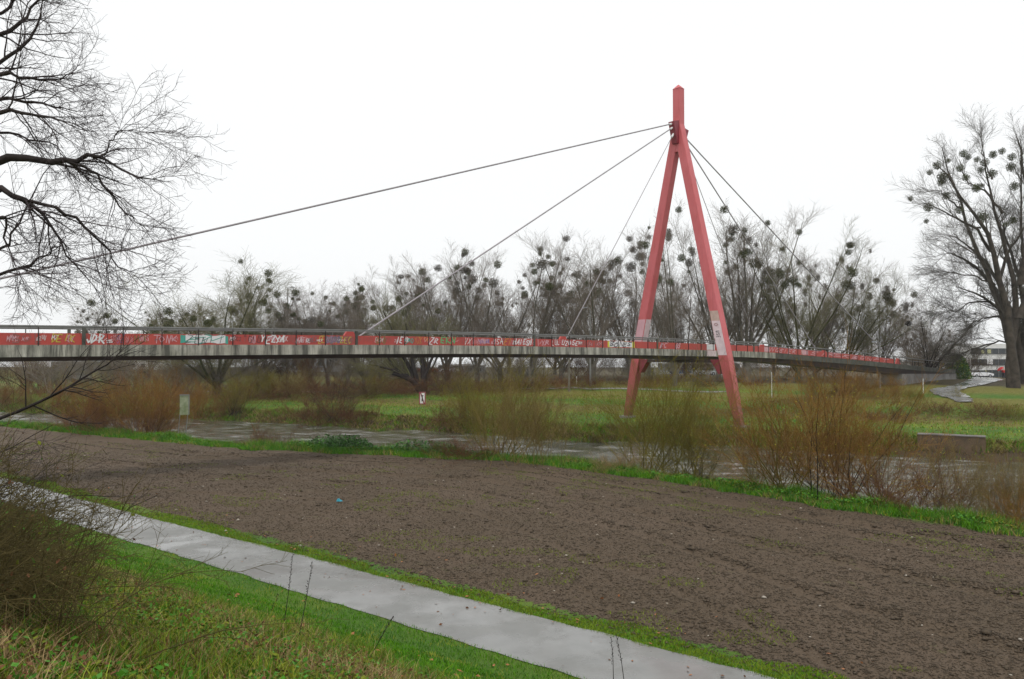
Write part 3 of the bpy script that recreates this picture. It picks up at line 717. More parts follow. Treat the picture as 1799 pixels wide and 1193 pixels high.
tag_text(405, 425, 'HTCJ', M['gblack'], wd=.025, z0=.75, z1=1.02); tag_text(429, 434, 'O', M['gblack'], wd=.02, z0=.98, z1=1.08); tag_text(436, 459, 'GKO', M['gblack'], wd=.03)
tag_text(459, 502, 'YEZYA', M['gwhite'], wd=.07, seed=6); tag_text(520, 546, 'MSHX', M['gpink'], wd=.03); tag_text(521, 545, 'HER', M['gwhite'], wd=.03, z1=.95)
blob(572, 601, M['ggrey'], off=.003, seed=7, jag=.15); tag_text(561, 572, 'EE', M['gyellow'], wd=.04); tag_text(590, 618, 'IZEC', M['gyellow'], wd=.04); blob(604, 619, M['gdull'], off=.002, seed=9)
tag_text(574, 600, 'SOUS', M['gpurple'], wd=.03)
tag_text(661, 678, 'OEO', M['golive'], wd=.06); tag_text(697, 709, 'IE', M['gwhite'], wd=.06); tag_text(711, 727, 'OMO', M['gteal'], wd=.05, z1=.98); tag_text(729, 743, 'XZK', M['gorange'], wd=.04)
tag_text(745, 757, 'CAP', M['gorange'], wd=.06, z0=.85); tag_text(756, 771, 'ZR', M['gwhite'], wd=.06); tag_text(775, 801, 'EKN', M['ggreen'], wd=.085, seed=8); tag_text(804, 812, 'T', M['gdull'], wd=.04)
tag_text(817, 829, 'VX', M['gwhite'], wd=.035); blob(841, 860, M['gpurple'], z0=.66, z1=1.12, off=.002, jag=.2, seed=10); tag_text(839, 864, 'MNL', M['gpink'], wd=.04); tag_text(867, 884, 'YSA', M['gwhite'], wd=.05)
tag_text(887, 901, 'EI', M['gorange'], wd=.07); tag_text(903, 935, 'HAIESH', M['gwhite'], wd=.07); tag_text(943, 966, 'IYR', M['gpink'], wd=.06); tag_text(970, 984, 'LUL', M['gwhite'], wd=.05)
tag_text(987, 1017, 'UZOSE', M['gwhite'], wd=.06); tag_text(1020, 1064, 'NEOTEUS', M['gdull'], wd=.08); blob(1068, 1115, M['glime'], off=.002, jag=.08, seed=11); blob(1071, 1111, M['gwhite'], off=.004, z0=.64, seed=12)
tag_text(1072, 1112, 'BONES', M['gblack'], wd=.06); tag_text(1161, 1173, 'BC', M['gpink'], wd=.08); tag_text(1188, 1196, 'OS', M['gpink'], wd=.1); tag_text(1190, 1196, 'O', M['gblack'], wd=.05)
blob(1242, 1256, M['gwhite'], off=.003, jag=.02, seed=13); blob(1343, 1352, M['gpink'], off=.003, seed=14); blob(1408, 1420, M['gpink'], off=.003, seed=15)
tag_text(1355, 1400, 'NOSTER', M['gpink'], wd=.07); tag_text(1425, 1560, 'SIREKBONAT', M['gpink'], wd=.07); tag_text(20, 78, 'SOL', M['gdull'], wd=.05)
rs_ = random.Random(77)
for u in list(range(12, 320, 26))+list(range(404, 1060, 17)):
    k = 1-u/2400
    tag_text(u, u+rs_.uniform(12, 24)*k, ''.join(rs_.choice('SUNMXEOLKVRZ') for _ in range(rs_.randint(2, 5))), M[rs_.choice(['gpink', 'gdull', 'gpink', 'gdull', 'gwhite', 'ggrey', 'gpink'])], z0=rs_.uniform(.64, .8), z1=rs_.uniform(.9, 1.12), wd=rs_.uniform(.012, .035), seed=u)
m = MB(); ta, tb = t_of(1242), t_of(1258)
m.hexa([BR(ta, HW+.004, dz(ta)+.03)-org, BR(tb, HW+.004, dz(tb)+.03)-org, BR(tb, HW-.01, dz(tb)+.03)-org, BR(ta, HW-.01, dz(ta)+.03)-org],
       [BR(ta, HW+.004, dz(ta)+.585)-org, BR(tb, HW+.004, dz(tb)+.585)-org, BR(tb, HW-.01, dz(tb)+.585)-org, BR(ta, HW-.01, dz(ta)+.585)-org]).build('paint_patch', M['patch_pale'], bridge)
# tags on the near leg
def leg_text(s, z0, z1, mat):
    m = MB(); n = len(s); hstep = (z1-z0)/n
    for i, ch in enumerate(s):
        for st in GL[ch]:
            pp = [(z1-hstep*(i+.1+p[0]*.8), -.2+.36*p[1]) for p in st]
            for a, b in zip(pp[:-1], pp[1:]):
                lay[0] = (lay[0]+.0007) % .01
                def q(z, o): return P3(-np.interp(z, [6.5, 14], [.42, .40])-.012-lay[0], 6.45*(1-(z-.25)/(LEG_Z-.25))+o, z)
                dx, dy = b[0]-a[0], b[1]-a[1]; L = math.hypot(dx, dy) or 1; px, py = -dy/L*.022, dx/L*.022
                c = [(a[0]+px, a[1]+py), (a[0]-px, a[1]-py), (b[0]-px, b[1]-py), (b[0]+px, b[1]+py)]
                r0 = [q(*k) for k in c]; r1 = [p-Vector((AX.x, AX.y, 0))*.003 for p in r0]; m.hexa(r0, r1)
    m.build('graffiti', mat, pylon)
leg_text('USE', 8.1, 8.8, M['gblack']); leg_text('O', 9.1, 9.5, M['gdull'])

# ------------------------------------------------------------------ bare tree machinery
def nrm(a): return a/np.maximum(np.linalg.norm(a, axis=-1, keepdims=True), 1e-9)
def grow(r, S, D, L, R0, R1, K, wander, up):
    n = len(S); Pp = np.zeros((n, K, 3)); Pp[:, 0] = S; d = nrm(D); st = (np.asarray(L)/(K-1))[:, None]
    for k in range(1, K):
        d = d+r.normal(0, wander, (n, 3)); d[:, 2] += up; d = nrm(d); Pp[:, k] = Pp[:, k-1]+d*st
    q = np.linspace(0, 1, K)[None]
    return Pp, np.asarray(R0)[:, None]*(1-q)+np.asarray(R1)[:, None]*q
def spawn(r, Pp, Rr, n, s0, s1, a0, a1, L, rf, K, wander, up, shrink=.5, rend=.35, rmin=.004):
    m, Kp = len(Pp), Pp.shape[1]
    idx = np.repeat(np.arange(m), n); s = s0+(s1-s0)*((np.tile(np.arange(n), m)+r.random(m*n))/n)
    f = np.clip(s*(Kp-1), 0, Kp-1.001); k = f.astype(int); fr = (f-k)[:, None]
    S = Pp[idx, k]*(1-fr)+Pp[idx, k+1]*fr; tan = nrm(Pp[idx, k+1]-Pp[idx, k]); rad = Rr[idx, k]*(1-fr[:, 0])+Rr[idx, k+1]*fr[:, 0]
    pv = nrm(np.cross(tan, r.normal(0, 1, (m*n, 3)))); a = np.radians(a0+(a1-a0)*r.random(m*n))[:, None]
    D = np.cos(a)*tan+np.sin(a)*pv
    LL = L*(1-shrink*s)*(.6+.8*r.random(m*n)); R0 = np.maximum(rad*rf, rmin)
    return grow(r, S, D, LL, R0, np.maximum(R0*rend, rmin*.7), K, wander, up)
def tubes(sets, sides):
    Vs, Fs, off = [], [], 0
    for (Pp, Rr), sd in zip(sets, sides):
        n, K, _ = Pp.shape; D = nrm(Pp[:, -1]-Pp[:, 0]); ref = np.where(np.abs(D[:, 2:3]) > .9, np.array([[1., 0, 0]]), np.array([[0, 0, 1.]]))
        a = nrm(np.cross(D, ref)); b = np.cross(D, a); th = 2*np.pi*np.arange(sd)/sd
        ringv = a[:, None, None]*np.cos(th)[None, None, :, None]+b[:, None, None]*np.sin(th)[None, None, :, None]
        Vs.append((Pp[:, :, None]+ringv*Rr[:, :, None, None]).reshape(-1, 3))
        base_ = (np.arange(n)*K*sd)[:, None, None]+(np.arange(K-1)*sd)[None, :, None]; j = np.arange(sd)[None, None]; j2 = (j+1) % sd
        Fs.append((np.stack([base_+j, base_+j2, base_+sd+j2, base_+sd+j], -1)).reshape(-1, 4)+off); off += n*K*sd
    return np.concatenate(Vs), np.concatenate(Fs)
def make_tree(seed, Ht, kind):
    r = np.random.default_rng(seed)
    one = np.ones(1)
    if kind == 'poplar':
        t = grow(r, np.array([[0, 0, -.4]]), np.array([[r.normal(0, .05), r.normal(0, .05), 1]]), one*Ht*.20, one*Ht*.022, one*Ht*.018, 4, .03, 0)
        l1 = spawn(r, *t, 8, .40, 1, 7, 32, Ht*.95, .50, 10, .032, .020, .12, .12)
        l2 = spawn(r, *l1, 10, .14, .96, 14, 40, Ht*.32, .42, 7, .05, .06, .5, .2, .013)
        l3 = spawn(r, *l2, 11, .15, 1, 20, 48, Ht*.13, .5, 4, .10, .07, .35, .4, .011)
        l4 = spawn(r, *l3, 8, .1, 1, 20, 50, Ht*.055, .6, 3, .12, .06, .3, .6, .0085)
    elif kind == 'round':
        t = grow(r, np.array([[0, 0, -.4]]), np.array([[0, 0, 1.]]), one*Ht*.18, one*Ht*.022, one*Ht*.017, 4, .03, 0)
        l1 = spawn(r, *t, 13, .35, 1, 8, 62, Ht*.85, .45, 8, .045, .026, .1, .12)
        l2 = spawn(r, *l1, 10, .12, .97, 18, 48, Ht*.32, .42, 6, .09, .03, .45, .2, .013)
        l3 = spawn(r, *l2, 11, .15, 1, 25, 50, Ht*.15, .5, 4, .12, .03, .35, .4, .010)
        l4 = spawn(r, *l3, 8, .1, 1, 25, 55, Ht*.065, .6, 3, .14, .02, .3, .6, .008)
    elif kind == 'slim':
        t = grow(r, np.array([[0, 0, -.4]]), np.array([[0, 0, 1.]]), one*Ht*.9, one*Ht*.014, one*Ht*.004, 9, .03, 0)
        l1 = spawn(r, *t, 26, .15, .97, 24, 50, Ht*.42, .5, 6, .05, .05, .6, .15, .012)
        l2 = spawn(r, *l1, 9, .15, 1, 20, 42, Ht*.12, .5, 4, .09, .05, .4, .3, .009)
        l3 = spawn(r, *l2, 6, .15, 1, 20, 45, Ht*.055, .6, 3, .12, .05, .3, .6, .0065)
        l4 = spawn(r, *l3, 3, .15, 1, 20, 45, Ht*.03, .7, 3, .12, .05, .3, .6, .006)
    root = empty('bare_tree', (0, 0, 0))
    Vt, Ft = tubes([t, l1], [10, 6]); mesh_np('trunk', Vt, Ft, M['bark'], smooth=True, parent=root)
    Vt, Ft = tubes([l2, l3, l4], [4, 3, 3]); mesh_np('crown', Vt, Ft, M['twig'], parent=root)
    global TOPZ; TOPZ = float(np.percentile(l4[0][:, -1, 2], 99.5))
    pts = np.concatenate([l2[0][:, -2:].reshape(-1, 3), l3[0][::4, 2]]) if kind != 'slim' else l1[0][:, 2:4].reshape(-1, 3)
    return root, pts
def set_mat(o, m):
    if not o.material_slots: return
    o.material_slots[0].link = 'OBJECT'; o.material_slots[0].material = m
protos = []
for sd, ht, kd in ((11, 20, 'poplar'), (12, 20, 'poplar'), (13, 20, 'poplar'), (14, 20, 'poplar'), (21, 16, 'round'), (22, 16, 'round'), (31, 16, 'slim'), (32, 16, 'slim')):
    protos.append((*make_tree(sd, ht, kd), TOPZ, kd))
# mistletoe balls
def mball(seed):
    r = np.random.default_rng(seed); n = 640
    d = nrm(r.normal(0, 1, (n, 3))); rad = r.random(n)**.5; rad *= 1-.25*vnoise(d[:, 0]*2+5, d[:, 1]*2+d[:, 2]*2, 1.5, seed)
    C = d*rad[:, None]; a = nrm(d+r.normal(0, .5, (n, 3))); b = nrm(np.cross(a, r.normal(0, 1, (n, 3)))); s = .13
    Vv = np.stack([C-b*s*.5, C+b*s*.5, C+a*s*1.5], 1).reshape(-1, 3)
    return Vv, np.arange(3*n).reshape(-1, 3)
MBM = []
for s in (1, 2, 3):
    Vv, Fv = mball(s); o = mesh_np('mistletoe', Vv, Fv, M['mistletoe']); MBM.append(o.data); bpy.data.objects.remove(o)
used = set()
def plant_tree(pi, u, d, top_v, label, group, mist=0, rot=None, twig='twig', bark='bark', msize=1., seed=0, wide=1., low=False):
    root0, pts, ht, kd = protos[pi]
    o = root0 if pi not in used else copy_tree(root0)
    used.add(pi)
    p = base_at(u, d); hgt = CAMZ+(628-top_v)/FPX*d-p.z; s = 1.03*hgt/ht
    o.location = p; wide = wide*1.3; o.scale = (s*wide, s*wide, s); rz = rot if rot is not None else random.uniform(0, 6.28); o.rotation_euler = (0, 0, rz)
    for ch in o.children: set_mat(ch, M[twig] if ch.name.startswith('crown') else M[bark])
    tag(o, label, 'tree', group)
    o.name = 'bare_tree'
    if mist:
        r = np.random.default_rng(seed+100); c = pts[pts[:, 2] > ht*(.35 if low else .6)]; c = c[r.permutation(len(c))]; kp = []
        for q in c:
            if all(np.linalg.norm(q-k_) > ht*.035 for k_ in kp): kp.append(q)
            if len(kp) >= mist: break
        c = kp
        for q in c:
            mo = bpy.data.objects.new('mistletoe', MBM[r.integers(3)]); COL.objects.link(mo); mo.parent = o
            sz = msize*r.choice([.30, .40, .50, .58, .70])/s; mo.location = q; mo.scale = (sz/wide, sz/wide, sz*.95)
    return o
FR = 'bare trees along the far river bank'
# (proto, u, depth, top v, mist, label, twig, bark, wide)
front = [
    (4, 380, 118, 470, 60, 'round olive crowned bare tree crammed with mistletoe, above the white and teal graffiti', 'twig_olive', 'bark_moss', 1.3),
    (6, 505, 128, 520, 3, 'slim bare tree behind the tall street lamp left of the leaning willow', 'twig', 'bark', 1),
    (1, 540, 126, 505, 6, 'slender bare tree with few mistletoe balls just right of the tall street lamp', 'twig', 'bark', .8),
    (0, 612, 124, 494, 9, 'bare tree above the lower end of the middle cable, some mistletoe', 'twig', 'bark', .9),
    (5, 668, 132, 500, 3, 'brownish bushy bare tree behind the leaning willow', 'twig_brown', 'bark', .8),
    (3, 722, 124, 478, 7, 'bare tree rising just right of the leaning willow trunk', 'twig', 'bark', .9),
    (2, 782, 126, 448, 4, 'dense grey bare tree crossed by the middle cable', 'twig', 'bark', .9),
    (0, 838, 122, 440, 6, 'broad bare tree whose crown holds one very large mistletoe clump', 'twig', 'bark', .9),
    (1, 932, 118, 424, 16, 'tall bare poplar with the densest mistletoe left of the pylon', 'twig', 'bark', .95),
    (3, 985, 120, 432, 7, 'tall thin bare poplar between the two mistletoe-rich poplars left of the pylon', 'twig', 'bark', .8),
    (2, 1042, 116, 420, 9, 'tall bare poplar with stout forked trunk left of the far pylon leg', 'twig', 'bark', 1),
    (0, 1110, 120, 408, 5, 'tall bare poplar partly behind the far pylon leg', 'twig', 'bark', .95),
    (1, 1185, 112, 398, 10, 'tall bare poplar framed between the two pylon legs', 'twig', 'bark', .8),
    (3, 1262, 118, 372, 6, 'tallest bare poplar, immediately right of the near pylon leg', 'twig', 'bark', .7),
    (2, 1312, 114, 368, 13, 'tall bare poplar crossed by the second cable right of the pylon', 'twig', 'bark', .95),
    (1, 1400, 112, 412, 14, 'mossy bare tree with mistletoe crossed by the outermost right cable', 'twig_olive', 'bark_moss', 1),
    (4, 1432, 122, 440, 2, 'bushy bare tree behind the mossy one under the outermost right cable', 'twig', 'bark', .8),
    (5, 1482, 116, 466, 1, 'fine twigged bare tree right of all the cables', 'twig_olive', 'bark_moss', .8),
    (0, 1545, 120, 488, 7, 'bare tree with a cluster of small mistletoe balls at its top right', 'twig', 'bark', .8),
    (5, 1630, 112, 528, 0, 'low dense dark bare tree above the right end of the bridge', 'twig', 'bark_dark', .8),
    (4, 200, 150, 540, 22, 'distant mistletoe-filled tree behind the drooping branches at the left', 'twig', 'bark', 1),
    (0, 262, 155, 552, 6, 'small distant bare tree left of the round mistletoe tree', 'twig', 'bark', .9),
    (5, 450, 132, 500, 5, 'bare tree behind the right side of the round mistletoe tree', 'twig', 'bark', 1),
    (2, 578, 130, 505, 5, 'bare tree over the grey hall roof behind the parapet', 'twig', 'bark', .9),
    (5, 640, 126, 512, 4, 'broad bare tree directly over the lower anchor of the middle cable', 'twig', 'bark', 1),
    (1, 752, 130, 470, 4, 'bare tree second to the right of the leaning willow', 'twig', 'bark', 1),
    (3, 880, 126, 440, 5, 'bare tree between the one with the very large clump and the mistletoe-rich poplar', 'twig', 'bark', 1),
    (2, 310, 140, 535, 9, 'bare tree touching the left side of the round mistletoe tree', 'twig', 'bark', .9),
]
for i, (pi, u, d, tv, ms, lb, tw, bk, wd) in enumerate(front):
    plant_tree(pi, u, d, tv, lb, FR, ms, rot=(i*2.4) % 6.28, twig=tw, bark=bk, seed=i, wide=wd, low=(pi == 4))
rr = random.Random(5)
for i in range(20):
    u = 60+i*82+rr.uniform(-14, 14); d = rr.uniform(140, 168)
    tv = np.interp(u, [0, 250, 400, 620, 800, 1050, 1250, 1400, 1550, 1700], [575, 560, 520, 525, 480, 490, 480, 500, 540, 570])+rr.uniform(-12, 22)
    plant_tree([0, 6, 3, 4, 7, 1, 5, 2][i % 8], u, d, tv, 'thin bare tree in the back row of the far wood', 'back row of the far wood', 0, twig=['twig', 'twig_brown', 'twig'][i % 3], wide=.9)

# right hand giant poplar and its dense neighbour, limbs laid out one by one
def limb_tree(name, ub, d, limbs, seed, label, l2a, l3a, l4a, bark, twig, mist=None):
    p = base_at(ub, d); k = d/FPX; r = np.random.default_rng(seed); vb = 628+(CAMZ-p.z)/k
    root = empty(name, p, label=label, cat='tree', group='large trees at the right edge')
    Ps, Rs = [], []
    for pts, r0, r1, yo in limbs:
        Q = np.array([((u-ub)*k, yo*(i/len(pts))**1.2, (vb-v)*k) for i, (u, v) in enumerate(pts)]); si = np.linspace(0, len(Q)-1, 12)
        Q = np.stack([np.interp(si, np.arange(len(Q)), Q[:, j]) for j in range(3)], 1); Q[1:-1] += r.normal(0, .10, (10, 3)); Ps.append(Q); Rs.append(r0+(r1-r0)*np.linspace(0, 1, 12)**.7)
    l1 = (np.stack(Ps), np.stack(Rs)); l2 = spawn(r, *l1, *l2a); l3 = spawn(r, *l2, *l3a); l4 = spawn(r, *l3, *l4a)
    Vt, Ft = tubes([l1], [9]); mesh_np('trunk', Vt, Ft, M[bark], smooth=True, parent=root)
    Vt, Ft = tubes([l2, l3, l4], [5, 3, 3]); mesh_np('crown', Vt, Ft, M[twig], parent=root)
    for (u, v, rad) in mist or []:
        mo = bpy.data.objects.new('mistletoe', MBM[r.integers(3)]); COL.objects.link(mo); mo.parent = root
        mo.location = ((u-ub)*k, r.uniform(-2, 2), (vb-v)*k); mo.scale = (rad*k,)*3
limb_tree('bare_tree', 1778, 96, [([(1781, 690), (1779, 640), (1772, 600), (1768, 560), (1755, 500), (1742, 440), (1725, 400), (1690, 364), (1660, 314), (1630, 290)], .74, .05, -2), ([(1777, 690), (1775, 620), (1790, 560), (1795, 500), (1775, 430), (1765, 374), (1752, 318), (1748, 258)], .62, .05, 2),
    ([(1772, 600), (1762, 540), (1740, 470), (1720, 420), (1712, 374), (1700, 314), (1690, 278), (1686, 243)], .40, .04, 4), ([(1742, 440), (1715, 400), (1680, 389), (1650, 376), (1625, 369), (1600, 364)], .22, .03, -4),
    ([(1725, 400), (1700, 399), (1680, 400), (1665, 412)], .12, .03, -5), ([(1765, 374), (1745, 334), (1720, 313), (1712, 268)], .2, .03, 4), ([(1795, 500), (1812, 420), (1815, 344), (1800, 278), (1790, 233)], .5, .04, 0),
    ([(1790, 560), (1830, 470), (1860, 394), (1870, 308), (1860, 238)], .5, .04, 2), ([(1800, 450), (1790, 394), (1782, 324), (1775, 283)], .22, .03, -4), ([(1690, 364), (1665, 349), (1650, 334), (1612, 344)], .12, .03, -2), ([(1815, 400), (1845, 344), (1850, 288)], .2, .03, -3),
    ([(1755, 500), (1770, 440), (1795, 394), (1808, 314)], .25, .03, -3), ([(1748, 314), (1735, 288), (1730, 253), (1728, 228)], .10, .03, 0)],
    5, 'giant bare poplar with mistletoe at the right edge of the view', (11, .3, .99, 14, 42, 4.2, .4, 7, .08, .05, .35, .2, .016), (8, .15, 1, 20, 45, 1.9, .5, 5, .1, .05, .35, .4, .010), (6, .1, 1, 20, 50, .8, .6, 3, .12, .04, .3, .6, .0075), 'bark_brown', 'twig_mid',
    [(1650, 289, 9), (1700, 290, 8), (1757, 300, 10), (1716, 330, 9), (1774, 330, 9), (1660, 345, 8), (1720, 268, 6), (1760, 265, 8), (1640, 300, 6), (1656, 312, 11), (1668, 316, 7), (1684, 317, 7), (1636, 362, 10), (1617, 342, 5.5), (1633, 387, 5), (1671, 280, 5), (1710, 262, 8), (1724, 277, 6), (1748, 278, 9), (1740, 292, 7), (1734, 380, 12), (1697, 365, 8), (1769, 262, 7), (1782, 274, 8), (1791, 288, 9), (1742, 320, 5), (1790, 384, 8), (1765, 395, 6)])
limb_tree('bare_tree', 1796, 102, [([(1796, 690), (1794, 640), (1785, 600), (1765, 560), (1735, 530), (1700, 515), (1668, 505)], .6, .05, -2), ([(1796, 690), (1798, 620), (1780, 560), (1750, 500), (1715, 460), (1680, 440), (1652, 450)], .5, .05, 2),
    ([(1797, 640), (1790, 560), (1765, 490), (1735, 440), (1710, 415), (1690, 405)], .4, .04, 4), ([(1798, 620), (1795, 520), (1775, 450), (1755, 410), (1740, 390)], .4, .04, -3), ([(1798, 600), (1805, 500), (1800, 430), (1795, 390)], .35, .04, 0),
    ([(1765, 560), (1730, 555), (1700, 570), (1675, 590)], .16, .03, -3), ([(1735, 530), (1700, 535), (1676, 548), (1655, 540)], .12, .03, 0), ([(1750, 500), (1710, 485), (1675, 480), (1645, 475)], .14, .03, -1), ([(1790, 600), (1750, 600), (1715, 615), (1690, 625)], .16, .03, 2)],
    6, 'lower dense twigged tree whose crown spreads left beside the giant poplar', (22, .22, .99, 18, 48, 4.2, .35, 6, .10, .03, .35, .2, .016), (10, .15, 1, 22, 48, 1.9, .5, 4, .12, .03, .35, .4, .011), (8, .1, 1, 25, 50, .8, .6, 3, .12, .03, .3, .6, .008), 'bark_brown', 'twig_mid')

# leaning willow on the far bank
def willow():
    p = on_ground(745, 690); d = p.y; root = empty('leaning_willow', p, label='old dark willow leaning left from a thick trunk behind the red bordered sign', cat='tree')
    r = np.random.default_rng(3)
    k = d/FPX
    def poly(pts, r0, r1, yoff=0):
        Q = np.array([((u-745)*k, yoff*(i/len(pts)), (690-v)*k) for i, (u, v) in enumerate(pts)]); K = 7
        s = np.linspace(0, len(Q)-1, K); Q = np.stack([np.interp(s, np.arange(len(Q)), Q[:, j]) for j in range(3)], 1)
        return Q, np.linspace(r0, r1, K)
    L = [poly([(748, 697), (738, 684), (726, 668), (706, 659), (690, 656)], .75, .30), poly([(742, 690), (744, 670), (742, 648), (738, 620), (745, 590)], .6, .15, 2),
         poly([(728, 670), (716, 640), (704, 620), (690, 590)], .42, .1), poly([(735, 678), (728, 650), (722, 615), (715, 570)], .42, .1, -2), poly([(706, 659), (690, 640), (672, 615), (655, 580)], .26, .06, 1),
         poly([(712, 661), (692, 650), (672, 645), (650, 640)], .26, .06, -1), poly([(742, 670), (752, 645), (764, 615), (775, 585)], .3, .08, 1), poly([(722, 655), (705, 615), (685, 575), (670, 545)], .25, .06, 2)]
    l1 = (np.stack([a for a, _ in L]), np.stack([b for _, b in L]))
    l2 = spawn(r, *l1, 14, .45, 1, 15, 50, 5.0, .3, 6, .09, .09, .3, .2, .02); l3 = spawn(r, *l2, 9, .15, 1, 20, 45, 2.0, .4, 4, .1, .08, .4, .4, .010); l4 = spawn(r, *l3, 5, .1, 1, 20, 45, .9, .6, 3, .1, .05, .3, .6, .008)
    Vt, Ft = tubes([l1], [9]); mesh_np('trunk', Vt, Ft, M['bark_dark'], smooth=True, parent=root)
    Vt, Ft = tubes([l2, l3, l4], [4, 3, 3]); mesh_np('crown', Vt, Ft, M['twig_olive'], parent=root)
willow()

# ------------------------------------------------------------------ near tree reaching in from the left
def near_tree():
    r = np.random.default_rng(9); D0 = 14.
    bx, by = -16.5, 15.5; root = empty('bare_tree', (bx, by, hz(bx, by)), label='large dark bare tree whose spreading branches hang in from the left edge, nearest the camera', cat='tree')
    o3 = np.array(root.location)
    limbs = [([(0, 272), (48, 282), (95, 286), (125, 284), (150, 278), (185, 280), (225, 300), (262, 316), (285, 318)], .048, .006, 13.5), ([(120, 285), (165, 300), (200, 345), (225, 378), (262, 408)], .030, .005, 13.5),
             ([(180, 280), (195, 245), (215, 225), (260, 235)], .018, .004, 13.4),
             ([(0, 335), (35, 350), (60, 362), (80, 380), (100, 415), (115, 450), (150, 480), (180, 530)], .038, .005, 12.8), ([(50, 352), (110, 370), (150, 400), (190, 440), (212, 470), (235, 478)], .032, .005, 12.6),
             ([(0, 125), (50, 138), (95, 140), (130, 128)], .034, .006, 14), ([(0, 170), (60, 179), (100, 188), (135, 196)], .030, .006, 14.5), ([(0, 195), (50, 197), (100, 212), (150, 230)], .032, .005, 13),
             ([(0, 60), (50, 30), (70, -5), (85, -30)], .035, .008, 15), ([(0, 112), (50, 75), (75, 20), (80, -20)], .030, .006, 14), ([(0, 480), (50, 468), (85, 440), (110, 432)], .022, .005, 12.5),
             ([(0, 440), (30, 400), (70, 330), (105, 240)], .022, .004, 14.5), ([(0, 225), (50, 240), (110, 262), (150, 340)], .022, .004, 14.8),
             ([(0, 372), (14, 395), (12, 440), (30, 480)], .026, .004, 12.2), ([(0, 20), (30, 0), (60, -40)], .03, .008, 15)]
    Ps, Rs = [], []
    for pts, r0, r1, d in limbs:
        W = [np.array(at_depth(u, v, d+.15*i))-o3 for i, (u, v) in enumerate(pts)]
        if pts[0][0] == 0:
            trunk_z = (628-pts[0][1])/FPX*d*.75+1.4
            a = W[0]; j = np.array([0.05, 0, max(1.0, a[2]-2.2)]); W = [j, j*.5+a*.5+np.array([0, 0, -.1])]+W; r00 = r0*1.9
        else: r00 = r0
        W = np.array(W); s = np.linspace(0, len(W)-1, 14); ii = np.arange(len(W))
        Q = np.stack([np.interp(s, ii, W[:, j]) for j in range(3)], 1); Q[1:-1] += r.normal(0, .025, (12, 3))
        Ps.append(Q); Rs.append(np.linspace(r00, r1, 14)**1.0)
    l1 = (np.stack(Ps), np.stack(Rs))
    nL = len(limbs)
    l2 = spawn(r, *l1, 13, .33, .99, 20, 55, 1.35, .45, 8, .13, -.01, .4, .2, .0050)
    l3 = spawn(r, *l2, 7, .12, 1, 25, 60, .55, .5, 5, .15, .01, .3, .4, .0036)
    l4 = spawn(r, *l3, 5, .1, 1, 25, 60, .23, .7, 4, .15, .02, .3, .6, .0024)
    tr = grow(r, np.array([[0, 0, -.5]]), np.array([[0.01, 0, 1.]]), np.ones(1)*13, np.ones(1)*.38, np.ones(1)*.10, 10, .01, 0)
    Vt, Ft = tubes([tr, l1], [12, 7]); mesh_np('trunk', Vt, Ft, M['bark_dark'], smooth=True, parent=root)
    Vt, Ft = tubes([l2, l3, l4], [4, 3, 3]); mesh_np('crown', Vt, Ft, M['twig_dark'], parent=root)
near_tree()

# ------------------------------------------------------------------ shrubs
def make_shrub(seed, Ht, ns, spread, n2=7, n3=4, base_r=.35, rs=.022, up=.05, curve=.06, leafn=0):
    r = np.random.default_rng(seed)
    S = np.concatenate([r.normal(0, base_r, (ns, 2)), np.full((ns, 1), -.1)], 1); az = r.random(ns)*6.28; an = np.radians(spread*r.random(ns)**.7)
    D = np.stack([np.sin(an)*np.cos(az), np.sin(an)*np.sin(az), np.cos(an)], 1)
    l1 = grow(r, S, D, Ht*(.55+.5*r.random(ns)), rs*(.6+.8*r.random(ns)), np.full(ns, .005), 7, curve, up)
    l2 = spawn(r, *l1, n2, .25, .98, 12, 42, Ht*.36, .5, 5, .10, .05, .4, .3, .0065)
    l3 = spawn(r, *l2, n3, .15, 1, 15, 42, Ht*.16, .6, 4, .1, .04, .3, .5, .0042)
    root = empty('shrub', (0, 0, 0))
    Vt, Ft = tubes([l1], [5]); mesh_np('stems', Vt, Ft, M['willow_olive'], smooth=True, parent=root)
    Vt, Ft = tubes([l2, l3], [3, 3]); mesh_np('twigs', Vt, Ft, M['willow_olive'], parent=root)
    if leafn:
        q = l3[0].reshape(-1, 3); q = q[r.permutation(len(q))[:leafn]]
        leaves('leaves', q, .045, [M['leaf_yellow']], [1], None, parent=root)
    return root, float(np.percentile(l3[0][:, -1, 2], 99))
sp = [make_shrub(41, 6, 28, 50, 11, 7, .5, .026, .05, .09, leafn=900), make_shrub(42, 6, 28, 56, 11, 7, .8, .024, .05, .10, leafn=1500), make_shrub(43, 5, 26, 72, 10, 7, .5, .022, .03, .11, leafn=700),
      make_shrub(44, 5, 56, 46, 9, 7, 1.5, .014, .04, .08, leafn=1200), make_shrub(45, 3, 60, 75, 8, 5, .9, .010, .0, .12, leafn=300)]
sused = set()
def to_bank(p, far):
    for i in range(300):
        if far and float(d_far(p.x, p.y)) >= .8: break
        if not far and float(d_near(p.x, p.y)) <= 3.1: break
        k = 1.001 if far else .999; p.x *= k; p.y *= k
    p.z = hz(p.x, p.y); return p
